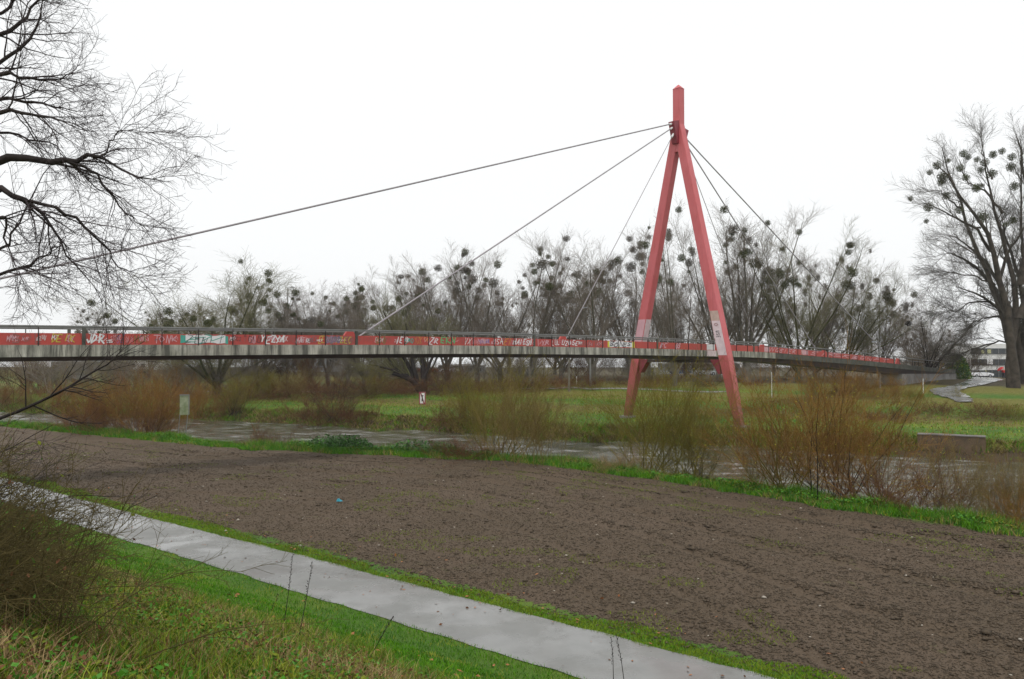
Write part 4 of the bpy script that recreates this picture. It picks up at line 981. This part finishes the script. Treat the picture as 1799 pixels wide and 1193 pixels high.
def shrub(pi, u, v, top_v, wide, mat, label, group='willow shrubs on the river banks', z=None, d=None, name='willow_shrub', stem=None, cat='shrub'):
    root0, ht = sp[pi]
    o = root0 if pi not in sused else copy_tree(root0); sused.add(pi)
    p = base_at(u, d) if d else on_ground(u, v)
    if not d:                                     # rooted on dry bank, not in the river
        dn_, df_ = float(d_near(p.x, p.y)), float(d_far(p.x, p.y))
        if df_ < .8: p = to_bank(p, df_ > -6)
    hgt = CAMZ+(628-top_v)/FPX*p.y-p.z; s = 1.07*hgt/ht
    o.location = p; o.scale = (s*wide, s*wide, s); o.rotation_euler = (0, 0, random.uniform(0, 6.28)); o.name = name
    for ch in o.children:
        if ch.name.startswith('twigs'): set_mat(ch, M[mat])
        if ch.name.startswith('stems'): set_mat(ch, M[stem or mat])
    tag(o, label, cat, group); return o
G1 = 'willow shrubs on the near bank'
shrub(0, 1385, 868, 650, 1.15, 'willow_orange', 'tall orange brown willow shrub fanning up just right of the near pylon leg', G1, stem='willow_olive')
shrub(1, 1465, 868, 645, 1.1, 'willow_orange', 'orange willow shrub with dark crooked stems, second from the near pylon leg', G1, stem='bark_dark')
shrub(2, 1545, 880, 690, .8, 'willow_orange', 'fine twigged orange willow shrub under the right end of the bridge', G1)
shrub(0, 1140, 832, 628, .95, 'willow_olive', 'olive green willow shrub directly below the far pylon leg', G1)
shrub(1, 1205, 840, 650, .95, 'willow_olive', 'olive willow shrub in front of the gap between the pylon legs', G1)
shrub(2, 1235, 842, 740, .95, 'willow_olive', 'low spreading willow with stems leaning over the river below the near pylon leg', G1, stem='bark_dark')
shrub(0, 880, 806, 630, 1.0, 'willow_olive', 'broad olive willow shrub standing in the middle of the view under the deck', G1)
shrub(3, 925, 812, 668, .8, 'willow_pale', 'pale brown willow stems at the right foot of the middle olive shrub', G1)
shrub(1, 838, 796, 690, .85, 'willow_olive', 'lower olive shrub at the left foot of the middle olive shrub', G1)
shrub(2, 1680, 905, 770, .7, 'willow_pale', 'sparse pale shrub standing before the water at the right', G1)
shrub(4, 1610, 893, 800, 1.2, 'bramble', 'low red brown tangle of twigs on the bank below the bank wall', G1)
shrub(4, 1790, 930, 830, .9, 'willow_orange', 'low orange brown shrub on the bank at the right edge', G1)
shrub(3, 1770, 915, 785, .5, 'willow_pale', 'thin upright twigs before the water at the right edge', G1)
shrub(2, 1325, 862, 745, .8, 'willow_pale', 'sparse pale shrub between the low leaning willow and the tall orange willow', G1)
shrub(4, 470, 787, 748, 1.0, 'bramble', 'small rounded brown tuft on the bank beside open water', G1)
shrub(4, 820, 805, 765, 1.7, 'bramble', 'dark brown bramble mound beside the ivy patch', G1, stem='bramble')
shrub(4, 1085, 830, 790, 1.2, 'g_dry', 'straw coloured grass clump left of the olive willow below the far pylon leg', G1)
G2 = 'red brown willow thicket left of the river sign'
for i, (pi, u, v, tv, wd, mt) in enumerate([(3, 20, 742, 672, 1.4, 'willow_red'), (3, 110, 752, 668, 1.1, 'willow_red'), (1, 165, 757, 672, 1.2, 'willow_orange'), (3, 215, 760, 655, 1.1, 'willow_red'), (0, 262, 763, 648, 1.2, 'willow_orange'), (3, 300, 758, 662, 1.0, 'willow_red'), (1, 350, 757, 668, 1.1, 'willow_orange'), (3, 396, 760, 690, .9, 'willow_red'), (4, 240, 768, 715, 1.6, 'bramble'), (4, 150, 760, 712, 1.6, 'bramble'), (2, 60, 745, 690, 1.2, 'willow_olive')]):
    nm = ['red brown, cut by the left edge of the view,', 'tall red brown, left of the rusty orange one,', 'rusty orange', 'dense red brown', 'tallest orange', 'red brown, directly left of the river sign,', 'orange, directly behind the river sign,', 'low red, directly right of the river sign,', 'low dark tangled, under the tallest orange one,', 'low dark tangled, farthest left,', 'olive, farthest left,'][i]
    shrub(pi, u, v, tv, wd, mt, nm+' shrub of the left bank thicket', G2)
G3 = 'shrubs on the far bank'
shrub(1, 415, 733, 655, 1.1, 'willow_olive', 'dark shrub on the far bank just right of the river sign', G3, stem='bark_dark')
shrub(2, 588, 742, 650, .8, 'twig_brown', 'rounded dark shrub at the far waterline between two lawn patches', G3, stem='bark_dark')
shrub(4, 560, 744, 690, 1.3, 'bramble', 'brown undergrowth at the left foot of the rounded far shrub', G3)
shrub(4, 625, 746, 700, 1.2, 'bramble', 'brown undergrowth at the right foot of the rounded far shrub', G3)
shrub(4, 800, 752, 700, 1.3, 'bramble', 'brown bramble on the far bank right of the red bordered sign', G3)
shrub(0, 825, 740, 650, .8, 'willow_olive', 'thin olive shrub with a crooked stem right of the red bordered sign', G3, stem='bark_dark')
shrub(2, 655, 700, 640, 1.0, 'willow_olive', 'light shrub on the lawn left of the leaning willow', G3)
shrub(1, 520, 705, 645, 1.0, 'willow_pale', 'pale yellowish shrub behind the rounded far shrub', G3)
shrub(3, 460, 700, 650, 1.2, 'willow_olive', 'yellow flecked shrub beyond the left lawn patch', G3)
shrub(3, 1500, 700, 648, 1.2, 'willow_orange', 'orange thicket under the descending right part of the bridge', G3)
shrub(1, 1575, 708, 655, 1.0, 'willow_orange', 'orange shrub before the concrete end wall of the bridge', G3)
shrub(1, 1430, 705, 652, 1.1, 'willow_pale', 'pale brown shrub right of the near pylon leg on the far lawn', G3)
shrub(4, 1480, 696, 676, 1.8, 'bramble', 'rusty bramble under the deck, left of the end wall of the bridge', G3)
shrub(4, 1545, 700, 676, 1.8, 'willow_orange', 'low orange scrub directly before the left end of the bridge end wall', G3)
shrub(3, 1610, 712, 680, 1.2, 'willow_olive', 'olive scrub on the slope before the pale post at the bridge end', G3)
shrub(4, 1440, 722, 690, 2.0, 'willow_pale', 'pale straw coloured scrub on the lawn behind the tall orange willow', G3)
shrub(4, 1560, 740, 712, 2.0, 'bramble', 'red brown scrub on the far slope left of the bank wall', G3)
shrub(4, 1640, 728, 702, 1.5, 'bramble', 'rusty bramble bank below the far wet path', G3)
shrub(4, 1730, 733, 704, 1.8, 'bramble', 'dark bramble bank at the right below the big poplar', G3)
shrub(4, 1790, 735, 706, 1.5, 'willow_olive', 'olive bramble at the right edge on the far bank', G3)
shrub(2, 1685, 700, 675, 1.0, 'willow_olive', 'small green shrub between the far wet path and the poplar', G3)
def evergreen():
    p = base_at(1682, 116); r = empty('evergreen_bush', p, label='compact dark green conical bush beside the far white building', cat='shrub'); g = np.random.default_rng(8)
    hgt = CAMZ+(628-624)/FPX*116-p.z; n = 5200; z = g.random(n)**.9; a = g.random(n)*6.283; rr_ = (1.55*np.sqrt(np.clip(1-z**1.6, 0, 1))+.15)*(g.random(n)**.35)*(.8+.4*vnoise(a*1.2+3, z*5, 1.3, 5))
    C = np.stack([np.cos(a)*rr_, np.sin(a)*rr_, z*hgt+.05], 1)
    leaves('foliage', C, .22, [M['ivy'], M['g_deep'], M['g_olive']], [.5, .2, .3], None, parent=r)
    MB().tube([(0, 0, -.2), (0, 0, hgt*.5), (0, 0, hgt*.9)], [.12, .08, .03], 6).build('trunk', M['bark'], r)
evergreen()
rr = random.Random(11)
for i in range(36):
    u = 20+i*47+rr.uniform(-15, 15)
    shrub([3, 1, 0, 3, 2][i % 5], u, 0, 618+rr.uniform(-12, 16), 1.6, ['twig_brown', 'twig', 'twig_olive', 'bramble', 'twig'][(i*3) % 5], 'brown undergrowth below the far wood', 'undergrowth along the far tree line', d=rr.uniform(118, 138))
for i in range(22):
    u = 430+i*50+rr.uniform(-15, 15)
    shrub(4, u, 0, 660+rr.uniform(-3, 6), 2.2, ['bramble', 'twig_brown', 'willow_red'][i % 3], 'low red brown bramble hedge at the foot of the far wood', 'low hedge at the foot of the far wood', d=rr.uniform(108, 116))

# ivy patch on the near bank
P = sample(12000, 38, 75, .5, lambda x, y: (d_near(x, y) > .6) & (d_near(x, y) < 4.2) & (x > -14) & (x < -1.5))
hump = .8*vnoise(P[:, 0], P[:, 1], .5, 51)
leaves('ivy_patch', np.stack([P[:, 0], P[:, 1], H(P[:, 0], P[:, 1])+.15+hump*rng.random(len(P))*1.4], 1), .14, [M['ivy'], M['g_nettle']], [.75, .25], 'dark ivy mound on the near bank left of the middle olive shrub', 'ivy', .3)

# ------------------------------------------------------------------ thicket at the lower left corner
def corner_bramble(cx, cy, seed, n, Lm, label, mat, rad=(.012, .004), upw=-.07, az0=-40, az1=140):
    r = np.random.default_rng(seed); root = empty('bramble_bush', (cx, cy, hz(cx, cy)), label=label, cat='shrub', group='bushes at the lower left corner')
    S = np.concatenate([r.normal(0, .5, (n, 2)), np.zeros((n, 1))], 1); az = np.radians(az0+(az1-az0)*r.random(n)); an = np.radians(15+60*r.random(n))
    for i in range(n): S[i, 2] = hz(cx+S[i, 0], cy+S[i, 1])-hz(cx, cy)-.03
    D = np.stack([np.sin(an)*np.cos(az), np.sin(an)*np.sin(az), np.cos(an)], 1)
    l1 = grow(r, S, D, Lm*(.5+.6*r.random(n)), np.full(n, rad[0]), np.full(n, rad[1]), 11, .07, upw)
    l2 = spawn(r, *l1, 7, .15, .98, 20, 50, Lm*.33, .6, 6, .1, -.04, .3, .4, .0028)
    l3 = spawn(r, *l2, 5, .15, 1, 20, 55, Lm*.13, .7, 4, .12, -.01, .3, .5, .002)
    Vt, Ft = tubes([l1], [5]); mesh_np('stems', Vt, Ft, M[mat], smooth=True, parent=root)
    Vt, Ft = tubes([l2, l3], [3, 3]); mesh_np('twigs', Vt, Ft, M[mat], parent=root)
    q = l3[0].reshape(-1, 3); q = q[r.permutation(len(q))[:250]]
    leaves('leaves', q, .035, [M['g_olive'], M['bramble'], M['g_nettle']], [.4, .35, .25], None, parent=root)
    return root
corner_bramble(-7.9, 9.6, 61, 22, 2.4, 'dark arching twig bush hanging over the path at the left edge', 'bark_dark')
corner_bramble(-4.75, 6.5, 62, 170, 1.5, 'dense dark brown bramble heap filling the lower left corner', 'bramble_dark', (.006, .002))
corner_bramble(-6.1, 7.9, 63, 130, 1.45, 'dark bramble heap under the arching bush, at the left edge', 'bramble_dark', (.007, .003))
corner_bramble(-9.3, 12.6, 64, 24, 2.8, 'thin grey twig bush behind the arching bush at the left edge', 'bark_dark', (.012, .004), -.03)
# the long slanting sapling crossing below the deck at the left
def sapling():
    p0 = at_depth(-40, 752, 10.); root = empty('sapling', (p0.x-1.2, 10., hz(p0.x-1.2, 10.)), label='slanting bare sapling crossing below the bridge deck at the left', cat='tree')
    o3 = np.array(root.location); pts = [(-40, 752), (0, 735), (40, 720), (95, 694), (130, 675), (160, 655), (190, 640), (205, 625), (218, 610)]
    W = np.array([[0, 0, -.1]]+[np.array(at_depth(u, v, 10+.05*i))-o3 for i, (u, v) in enumerate(pts)]); r = np.random.default_rng(4)
    s = np.linspace(0, len(W)-1, 14); Q = np.stack([np.interp(s, np.arange(len(W)), W[:, j]) for j in range(3)], 1)[None]
    l1 = (Q, np.linspace(.03, .004, 14)[None])
    l2 = spawn(r, *l1, 16, .3, .98, 25, 60, .9, .5, 7, .1, .02, .4, .4, .0035); l3 = spawn(r, *l2, 5, .2, 1, 25, 50, .3, .7, 4, .1, .02, .3, .5, .0022)
    Vt, Ft = tubes([l1], [6]); mesh_np('stem', Vt, Ft, M['bark_dark'], smooth=True, parent=root)
    Vt, Ft = tubes([l2, l3], [4, 3]); mesh_np('twigs', Vt, Ft, M['bark_dark'], parent=root)
sapling()
# dry stalks standing on the slope
for i, (u0, v0, u1, v1, lb) in enumerate([(498, 1100, 514, 975, 'dry dark weed stalk, left one of the pair standing against the path'), (525, 1118, 548, 990, 'dry dark weed stalk, right one of the pair standing against the path'), (468, 1098, 488, 1045, 'short yellow weed stalk left of the pair of dry stalks'),
                                          (645, 1160, 690, 1085, 'thin bent weed stalk low at the path edge'), (1078, 1205, 1074, 1122, 'dark seed stalk at the bottom edge, left of its pair'), (1098, 1205, 1083, 1118, 'dark leaning seed stalk at the bottom edge, right of its pair')]):
    p = on_ground(u0, min(v0, 1192)) if v0 < 1193 else on_level(u0, v0, .2)
    if p is None: continue
    k = p.y/FPX; top = Vector(((u1-u0)*k, 0, (v0-v1)*k*1.02)); mid = top*.5+Vector((.03*k*40, 0, 0))
    r = empty('dry_stalk', p, label=lb, cat='weed stalk', group='dry stalks on the slope')
    MB().tube([(0, 0, -.03), mid, top], [.009, .006, .003], 5).build('stem', M['bark_dark'] if i != 2 else M['g_yellow'], r)
    m = MB(); q = random.Random(i)
    for j in range(16):
        f = .45+.55*j/16; c = top*f+Vector((q.uniform(-.02, .02), q.uniform(-.02, .02), 0)); m.tube([c, c+Vector((q.uniform(-.03, .03), q.uniform(-.03, .03), .03))], [.008, .002], 4)
    m.build('seed_heads', M['bark_dark'], r)

# ------------------------------------------------------------------ signs, posts, lamps
def river_sign():
    p = on_ground(322, 774); p = to_bank(p, False); k = p.y/FPX
    r = empty('river_sign', p, label='mossy pale sign board seen from behind on two thin posts before the red thicket', cat='sign')
    rz = R_(8)
    m = MB(); cx = .08; zc = CAMZ+(628-711)*k-p.z
    m.box((cx, 0, zc), (8*k, .02, 17.5*k), rz).build('board', M['signback'], r)
    f = MB(); f.box((cx, -.03, zc+17.2*k), (8.3*k, .03, .04), rz); f.box((cx+8*k, -.03, zc), (.035, .03, 17.3*k), rz); f.build('frame', M['pole'], r)
    for sx in (-1, 1): MB().tube([(cx+sx*6.5*k-.28, .04, -.2), (cx+sx*7*k, .05, zc+.2)], .03, 6).build('post', M['pole'], r)
river_sign()
def anchor_sign():
    p = on_ground(742, 716); k = p.y/FPX; r = empty('mooring_sign', p, label='white sign with red border, red diagonal and black bollard symbol by the leaning willow', cat='sign')
    zc = (716-699.5)*k; hw, hh = 5.8*k, 11*k
    MB().box((0, 0, zc), (hw, .03, hh)).build('board', M['signwhite'], r)
    f = MB(); t = .06
    f.box((0, -.034, zc+hh-t), (hw, .006, t)); f.box((0, -.034, zc-hh+t), (hw, .006, t)); f.box((hw-t, -.034, zc), (t, .006, hh-2*t)); f.box((-hw+t, -.034, zc), (t, .006, hh-2*t)); f.build('border', M['signred'], r)
    d = MB(); w2 = .06; x0, x1, z0, z1 = -hw+2*t, hw-2*t, zc+hh-2*t, zc-hh+2*t
    d.hexa([(x0, -.042, z0), (x0+w2*2.4, -.042, z0), (x1, -.042, z1), (x1-w2*2.4, -.042, z1)], [(x0, -.034, z0), (x0+w2*2.4, -.034, z0), (x1, -.034, z1), (x1-w2*2.4, -.034, z1)]); d.build('diagonal', M['signred'], r)
    s = MB(); s.box((0, -.05, zc+.30), (.13, .006, .05)); s.box((0, -.05, zc), (.05, .006, .25)); s.box((0, -.05, zc-.3), (.10, .006, .06)); s.box((-.06, -.0515, zc-.12), (.08, .006, .035)); s.build('symbol', M['signblack'], r)
    for sx in (-1, 1): MB().tube([(sx*hw*.6, .06, -.3), (sx*hw*.6, .06, zc+hh*.8)], .03, 6).build('post', M['pole'], r)
anchor_sign()
for (u, v0, v1, rad, lb) in [(1622, 692, 666, .045, 'thin pale post on the lawn before the bridge end wall'), (1776, 681, 646, .06, 'pale post standing before the giant poplar trunk'), (1356, 700, 655, .04, 'thin pale post on the far lawn right of the near pylon leg'), (1013, 676, 662, .05, 'short pale post on the far lawn between middle shrub and pylon')]:
    p = on_ground(u, v0); k = p.y/FPX
    MB().tube([(0, 0, -.2), (0, 0, (v0-v1)*k)], rad, 8).tube([(0, 0, (v0-v1)*k), (0, 0, (v0-v1)*k+.05)], [rad*1.3, rad*.5], 8).build('marker_post', M['white']).location = p
    o = COL.objects[-1]; tag(o, lb, 'post', 'marker posts on the far bank')
p = on_ground(1000, 688); k = p.y/FPX
o = MB().tube([(0, 0, -.2), (0, 0, 1.5), (0.02, 0, 5.4)], [.16, .13, .10], 8).build('wooden_pole', M['bark']); o.location = p; tag(o, 'grey wooden pole on the far lawn right of the middle shrub', 'pole')
def lamp(u, d, top_v, arm, label):
    p = base_at(u, d); hgt = CAMZ+(628-top_v)/FPX*d-p.z
    r = empty('street_lamp', p, label=label, cat='street lamp', group='street lamps behind the bridge')
    MB().tube([(0, 0, 0), (0, 0, hgt*.5), (0, 0, hgt)], [.13, .10, .08], 8).build('pole', M['pole'], r)
    MB().tube([(0, 0, hgt-.05), (arm*.5, 0, hgt+.05), (arm, 0, hgt+.05)], [.05, .04, .04], 6).build('arm', M['pole'], r)
    MB().hexa([(arm-.35, -.14, hgt-.02), (arm+.35, -.12, hgt-.02), (arm+.35, .12, hgt-.02), (arm-.35, .14, hgt-.02)], [(arm-.3, -.1, hgt+.14), (arm+.3, -.06, hgt+.10), (arm+.3, .06, hgt+.10), (arm-.3, .1, hgt+.14)]).build('lamp_head', M['wall_far'], r)
lamp(505, 140, 505, .9, 'tallest street lamp, rising above the bridge right of the round mistletoe tree')
lamp(1037, 112, 541, -.7, 'street lamp among poplars left of the far pylon leg'); lamp(1545, 100, 601, -.6, 'street lamp above the right part of the bridge'); lamp(985, 135, 560, .6, 'most distant street lamp between the poplars left of the pylon'); lamp(1702, 125, 630, .3, 'small lamp beside the white office building')
# retaining wall on the far waterline
pa, pb = on_ground(1612, 790), on_ground(1732, 797)
wl = MB(); dv = (pb-pa).to_2d().normalized(); nv = Vector((-dv.y, dv.x)); 
if nv.y < 0: nv = -nv
r = empty('bank_wall', ((pa+pb)/2), label='old brown retaining wall with pale coping at the far waterline, right side', cat='wall')
o2 = r.location; q = [pa.to_2d(), pb.to_2d(), pb.to_2d()+nv*1.8, pa.to_2d()+nv*1.8]
wl.hexa([(x-o2.x, y-o2.y, -2.-o2.z) for x, y in q], [(x-o2.x, y-o2.y, .55-o2.z) for x, y in q]).build('wall', M['brick_wall'], r)
q = [q[0]-nv*.05, q[1]-nv*.05, q[1]+nv*.32, q[0]+nv*.32]
MB().hexa([(x-o2.x, y-o2.y, .55-o2.z) for x, y in q], [(x-o2.x, y-o2.y, .64-o2.z) for x, y in q]).build('coping', M['concrete_wall'], r)
# blue litter on the field
p = on_ground(595, 881)
m = MB(); m.hexa([(-.10, -.05, 0), (.09, -.06, 0), (.10, .05, 0), (-.08, .06, 0)], [(-.06, -.03, .10), (.03, -.04, .14), (.06, .02, .08), (-.03, .04, .12)]); m.hexa([(.06, -.03, 0), (.18, -.02, 0), (.17, .04, 0), (.07, .05, 0)], [(.08, 0, .07), (.13, 0, .05), (.13, .02, .05), (.08, .03, .06)])
o = m.build('litter', M['blue']); o.location = (p.x, p.y, p.z+.01); tag(o, 'small scrap of blue plastic lying on the bare field', 'litter')

# ------------------------------------------------------------------ far buildings
def box_local(m, x0, x1, y0, y1, z0, z1): m.hexa([(x0, y0, z0), (x1, y0, z0), (x1, y1, z0), (x0, y1, z0)], [(x0, y0, z1), (x1, y0, z1), (x1, y1, z1), (x0, y1, z1)])
def office():
    d = 185; k = d/FPX; x0 = (1703-899.5)*k; gz = hz(x0, d); r = empty('office_building', (x0, d, gz), rz=0, label='white three storey office building with dark window bands behind the giant poplar', cat='building')
    z = lambda v: CAMZ+(628-v)*k-gz
    W = 26
    m = MB(); box_local(m, 0, W, .25, 14, 0, z(604)); m.build('wall', M['white'], r)
    for vt, vb in ((612, 622), (631, 642), (650, 664)):
        m = MB(); box_local(m, .5, W-.2, .10, .249, z(vb), z(vt)); wnd = m.build('window_band', M['glass_dark'], r)
        f = MB()
        for i in range(17): xx = .5+i*(W-.9)/16; box_local(f, xx, xx+.09, .05, .098, z(vb)+.002, z(vt)-.002)
        f.build('frame', M['pole'], wnd)
    for (u0, u1, v0, v1) in [(1724, 1729, 615, 621), (1735, 1741, 614, 621), (1726, 1733, 651, 658)]:
        m = MB(); box_local(m, (u0-1703)*k, (u1-1703)*k, .03, .09, z(v1), z(v0)); m.build('lit_window', M['lit'], r)
    m = MB(); box_local(m, (1734-1703)*k, (1744-1703)*k, .0, .09, z(640), z(630)); m.build('white_panel', M['signwhite'], r)
    m = MB(); box_local(m, -3.2, -.003, 1, 12, 0, z(606)); m.build('stair_tower', M['white'], r)
    m = MB(); box_local(m, -9, -3.203, 3, 12, 0, z(640)); m.build('low_wing', M['wall_far'], r)
office()
def hall(u0, u1, d, tv, label, mat, rows=1, roof='roof_far'):
    k = d/FPX; x0, x1 = (u0-899.5)*k, (u1-899.5)*k; gz = hz((x0+x1)/2, d)-.3; r = empty('hall_building', ((x0+x1)/2, d, gz), label=label, cat='building', group='pale buildings beyond the far wood')
    Hh = CAMZ+(628-tv)*k-gz; w2 = (x1-x0)/2
    m = MB(); box_local(m, -w2, w2, 0, 12, 0, Hh*.82); m.build('wall', M[mat], r)
    m = MB(); m.hexa([(-w2-.4, -.5, Hh*.82+.003), (-w2-.4, 12.5, Hh*.82+.003), (0, 12.5, Hh*.82+.003), (0, -.5, Hh*.82+.003)], [(-w2+.6, .3, Hh*.93), (-w2+.6, 11, Hh*.93), (0, 11, Hh), (0, .3, Hh)])
    m.hexa([(0.001, -.5, Hh*.82+.003), (0.001, 12.5, Hh*.82+.003), (w2+.4, 12.5, Hh*.82+.003), (w2+.4, -.5, Hh*.82+.003)], [(0.001, .3, Hh), (0.001, 11, Hh), (w2-.6, 11, Hh*.93), (w2-.6, .3, Hh*.93)]); m.build('roof', M[roof], r)
    n = max(3, int(w2)); 
    for i in range(n):
        for j in range(rows):
            cx = -w2+(i+.5)*2*w2/n; zz = Hh*.82*(j+.35)/rows
            m = MB(); box_local(m, cx-.5, cx+.5, -.06, -.003, zz, zz+Hh*.3/rows); wn = m.build('window', M['glass_dark'], r)
hall(495, 600, 190, 567, 'grey roofed hall showing above the parapet right of the tall street lamp', 'wall_far', 2)
hall(90, 200, 200, 632, 'pale house glimpsed under the deck at the left', 'wall_far', 1, 'wall_far')
hall(210, 260, 210, 630, 'small white building glimpsed under the deck left of the river sign', 'white', 1)
hall(770, 850, 205, 640, 'low pale building glimpsed under the deck right of the leaning willow', 'wall_far', 1)
hall(1170, 1300, 205, 636, 'long pale building glimpsed between the pylon legs', 'wall_far', 1)
hall(1630, 1672, 170, 632, 'low white building at the right end of the bridge', 'white', 1)

# cars in the far car park
def car(u, d, mat, rz, label):
    p = base_at(u, d); r = empty('parked_car', p, rz=rz, label=label, cat='car', group='cars parked beyond the far bank')
    sec = [(-2.1, .45, .75), (-2.0, .35, .95), (-1.0, .33, 1.0), (.0, .33, 1.0), (1.1, .33, .95), (1.95, .36, .80), (2.12, .45, .65)]
    v = []; f = []
    for x, a, b in sec: v += [(x, -.84, a), (x, .84, a), (x, .80, b), (x, -.80, b)]
    for i in range(len(sec)-1):
        for j in range(4): f.append((i*4+j, i*4+(j+1) % 4, i*4+4+(j+1) % 4, i*4+4+j))
    f += [(3, 2, 1, 0), tuple(range(24, 28))]
    m = MB(); m.v, m.f = v, f; m.build('body', M[mat], r, bevel=.06)
    m = MB().hexa([(-1.7, -.76, .96), (1.0, -.76, .96), (1.0, .76, .96), (-1.7, .76, .96)], [(-1.25, -.62, 1.42), (.3, -.62, 1.42), (.3, .62, 1.42), (-1.25, .62, 1.42)]); m.build('window', M['glass_dark'], r, bevel=.05)
    m = MB(); m.box((-.47, 0, 1.43), (.8, .62, .025)); m.build('roof', M[mat], r, bevel=.02)
    for sx in (-1.35, 1.3):
        for sy in (-.78, .78):
            wv = MB().tube([(sx, sy-.1, .33), (sx, sy+.1, .33)], .33, 14).build('wheel', M['tyre'], r)
            MB().tube([(sx, sy-.11, .33), (sx, sy+.11, .33)], .18, 10).build('rim', M['car_silver'], wv)
    for sy in (-.6, .6): MB().box((2.08, sy, .68), (.05, .14, .06)).build('headlight', M['signwhite'], r)
car(1722, 150, 'car_white', R_(5), 'white car parked in front of the white office building')
car(752, 165, 'car_red', R_(10), 'red car glimpsed under the deck right of the leaning willow'); car(790, 168, 'car_white', R_(0), 'white car glimpsed under the deck left of the middle shrub'); car(460, 165, 'car_white', R_(20), 'white car glimpsed through the shrubs right of the river sign')
car(480, 168, 'car_silver', R_(0), 'silver car glimpsed through the shrubs right of the river sign'); car(140, 160, 'car_silver', R_(0), 'silver car glimpsed under the deck at the far left'); car(1240, 160, 'car_silver', R_(0), 'silver car glimpsed between the pylon legs'); car(1195, 162, 'car_blue', R_(0), 'dark blue car glimpsed between the pylon legs')

# person with a red umbrella
def person():
    u, d = 1763, 119; p = base_at(u, d); r = empty('person', p, rz=R_(70), label='person in red jacket and dark trousers walking behind a tilted red umbrella', cat='person')
    def skin(name, verts, edges, rad, mat, root=0):
        me = bpy.data.meshes.new(name); me.from_pydata(verts, edges, []); me.update(); o = bpy.data.objects.new(name, me); COL.objects.link(o); o.parent = r
        s = o.modifiers.new('skin', 'SKIN')
        for i, q in enumerate(me.skin_vertices[0].data): q.radius = (rad[i], rad[i]) if not isinstance(rad[i], tuple) else rad[i]; q.use_root = (i == root)
        o.modifiers.new('sub', 'SUBSURF').levels = 1; me.materials.append(mat)
        for o2 in o.modifiers:
            if o2.type == 'SUBSURF': o2.render_levels = 2
        return o
    body = [(0, 0, .95), (0, 0, 1.15), (.02, 0, 1.40), (.03, 0, 1.50), (.05, 0, 1.60), (.05, 0, 1.70), (.02, .19, 1.40), (.03, .23, 1.14), (.20, .20, 1.02), (.27, .18, 1.00), (.02, -.19, 1.40), (.10, -.22, 1.15), (.33, -.18, 1.22), (.40, -.17, 1.24),
            (0, .10, .90), (.18, .10, .50), (.08, .10, .09), (.24, .10, .05), (0, -.10, .90), (-.10, -.10, .50), (-.28, -.10, .14), (-.16, -.10, .05)]
    ed = [(0, 1), (1, 2), (2, 3), (3, 4), (4, 5), (2, 6), (6, 7), (7, 8), (8, 9), (2, 10), (10, 11), (11, 12), (12, 13), (0, 14), (14, 15), (15, 16), (16, 17), (0, 18), (18, 19), (19, 20), (20, 21)]
    skin('body', body, ed, [.12, .12, .13, .05, .09, .07, .055, .045, .035, .035, .055, .045, .035, .035, .085, .055, .04, .035, .085, .055, .04, .035], M['skin'])
    skin('jacket', body[:3]+[body[6], body[7], body[8], body[10], body[11], body[12]], [(0, 1), (1, 2), (2, 3), (3, 4), (4, 5), (2, 6), (6, 7), (7, 8)], [.17, .165, .165, .085, .07, .06, .085, .07, .06], M['red_cloth'])
    skin('trousers', [body[0], body[14], body[15], body[16], body[18], body[19], body[20]], [(0, 1), (1, 2), (2, 3), (0, 4), (4, 5), (5, 6)], [.14, .11, .085, .065, .11, .085, .065], M['dark_cloth'])
    um = empty('umbrella', (p.x-.30, p.y-.05, p.z+1.25), label='red umbrella held tilted forward by the person beside the giant poplar', cat='umbrella')
    um.rotation_euler = (0, R_(-38), 0)
    v, f = [(0, 0, .62)], []; v2 = []
    for k, (rr_, zz) in enumerate(((.18, .59), (.36, .51), (.50, .38))):
        for j in range(16): a = j*math.pi/8; s = 1 if j % 2 == 0 else .94; v.append((rr_*s*math.cos(a), rr_*s*math.sin(a), zz))
    for j in range(16): f.append((0, 1+j, 1+(j+1) % 16))
    for k in range(2):
        for j in range(16): f.append((1+k*16+j, 17+k*16+j, 17+k*16+(j+1) % 16, 1+k*16+(j+1) % 16))
    me = bpy.data.meshes.new('canopy'); me.from_pydata(v, [], f); me.materials.append(M['red_cloth']); o = bpy.data.objects.new('canopy', me); COL.objects.link(o); o.parent = um
    sd = o.modifiers.new('s', 'SOLIDIFY'); sd.thickness = .01
    MB().tube([(0, 0, -.1), (0, 0, .66)], .01, 6).build('shaft', M['signblack'], um)
person()
# ------------------------------------------------------------------ damp air
hm = bpy.data.materials.new('damp_air'); hm.use_nodes = True; hn = hm.node_tree; hn.nodes.clear()
pv = hn.nodes.new('ShaderNodeVolumePrincipled'); pv.inputs['Color'].default_value = (.93, .95, .97, 1); pv.inputs['Density'].default_value = .00024; pv.inputs['Anisotropy'].default_value = .2
ho = hn.nodes.new('ShaderNodeOutputMaterial'); hn.links.new(pv.outputs[0], ho.inputs['Volume'])
o = MB().box((0, 150, 16), (424, 274, 21)).build('haze', hm); tag(o, kind='stuff')

print('OBJECTS', len(bpy.data.objects))
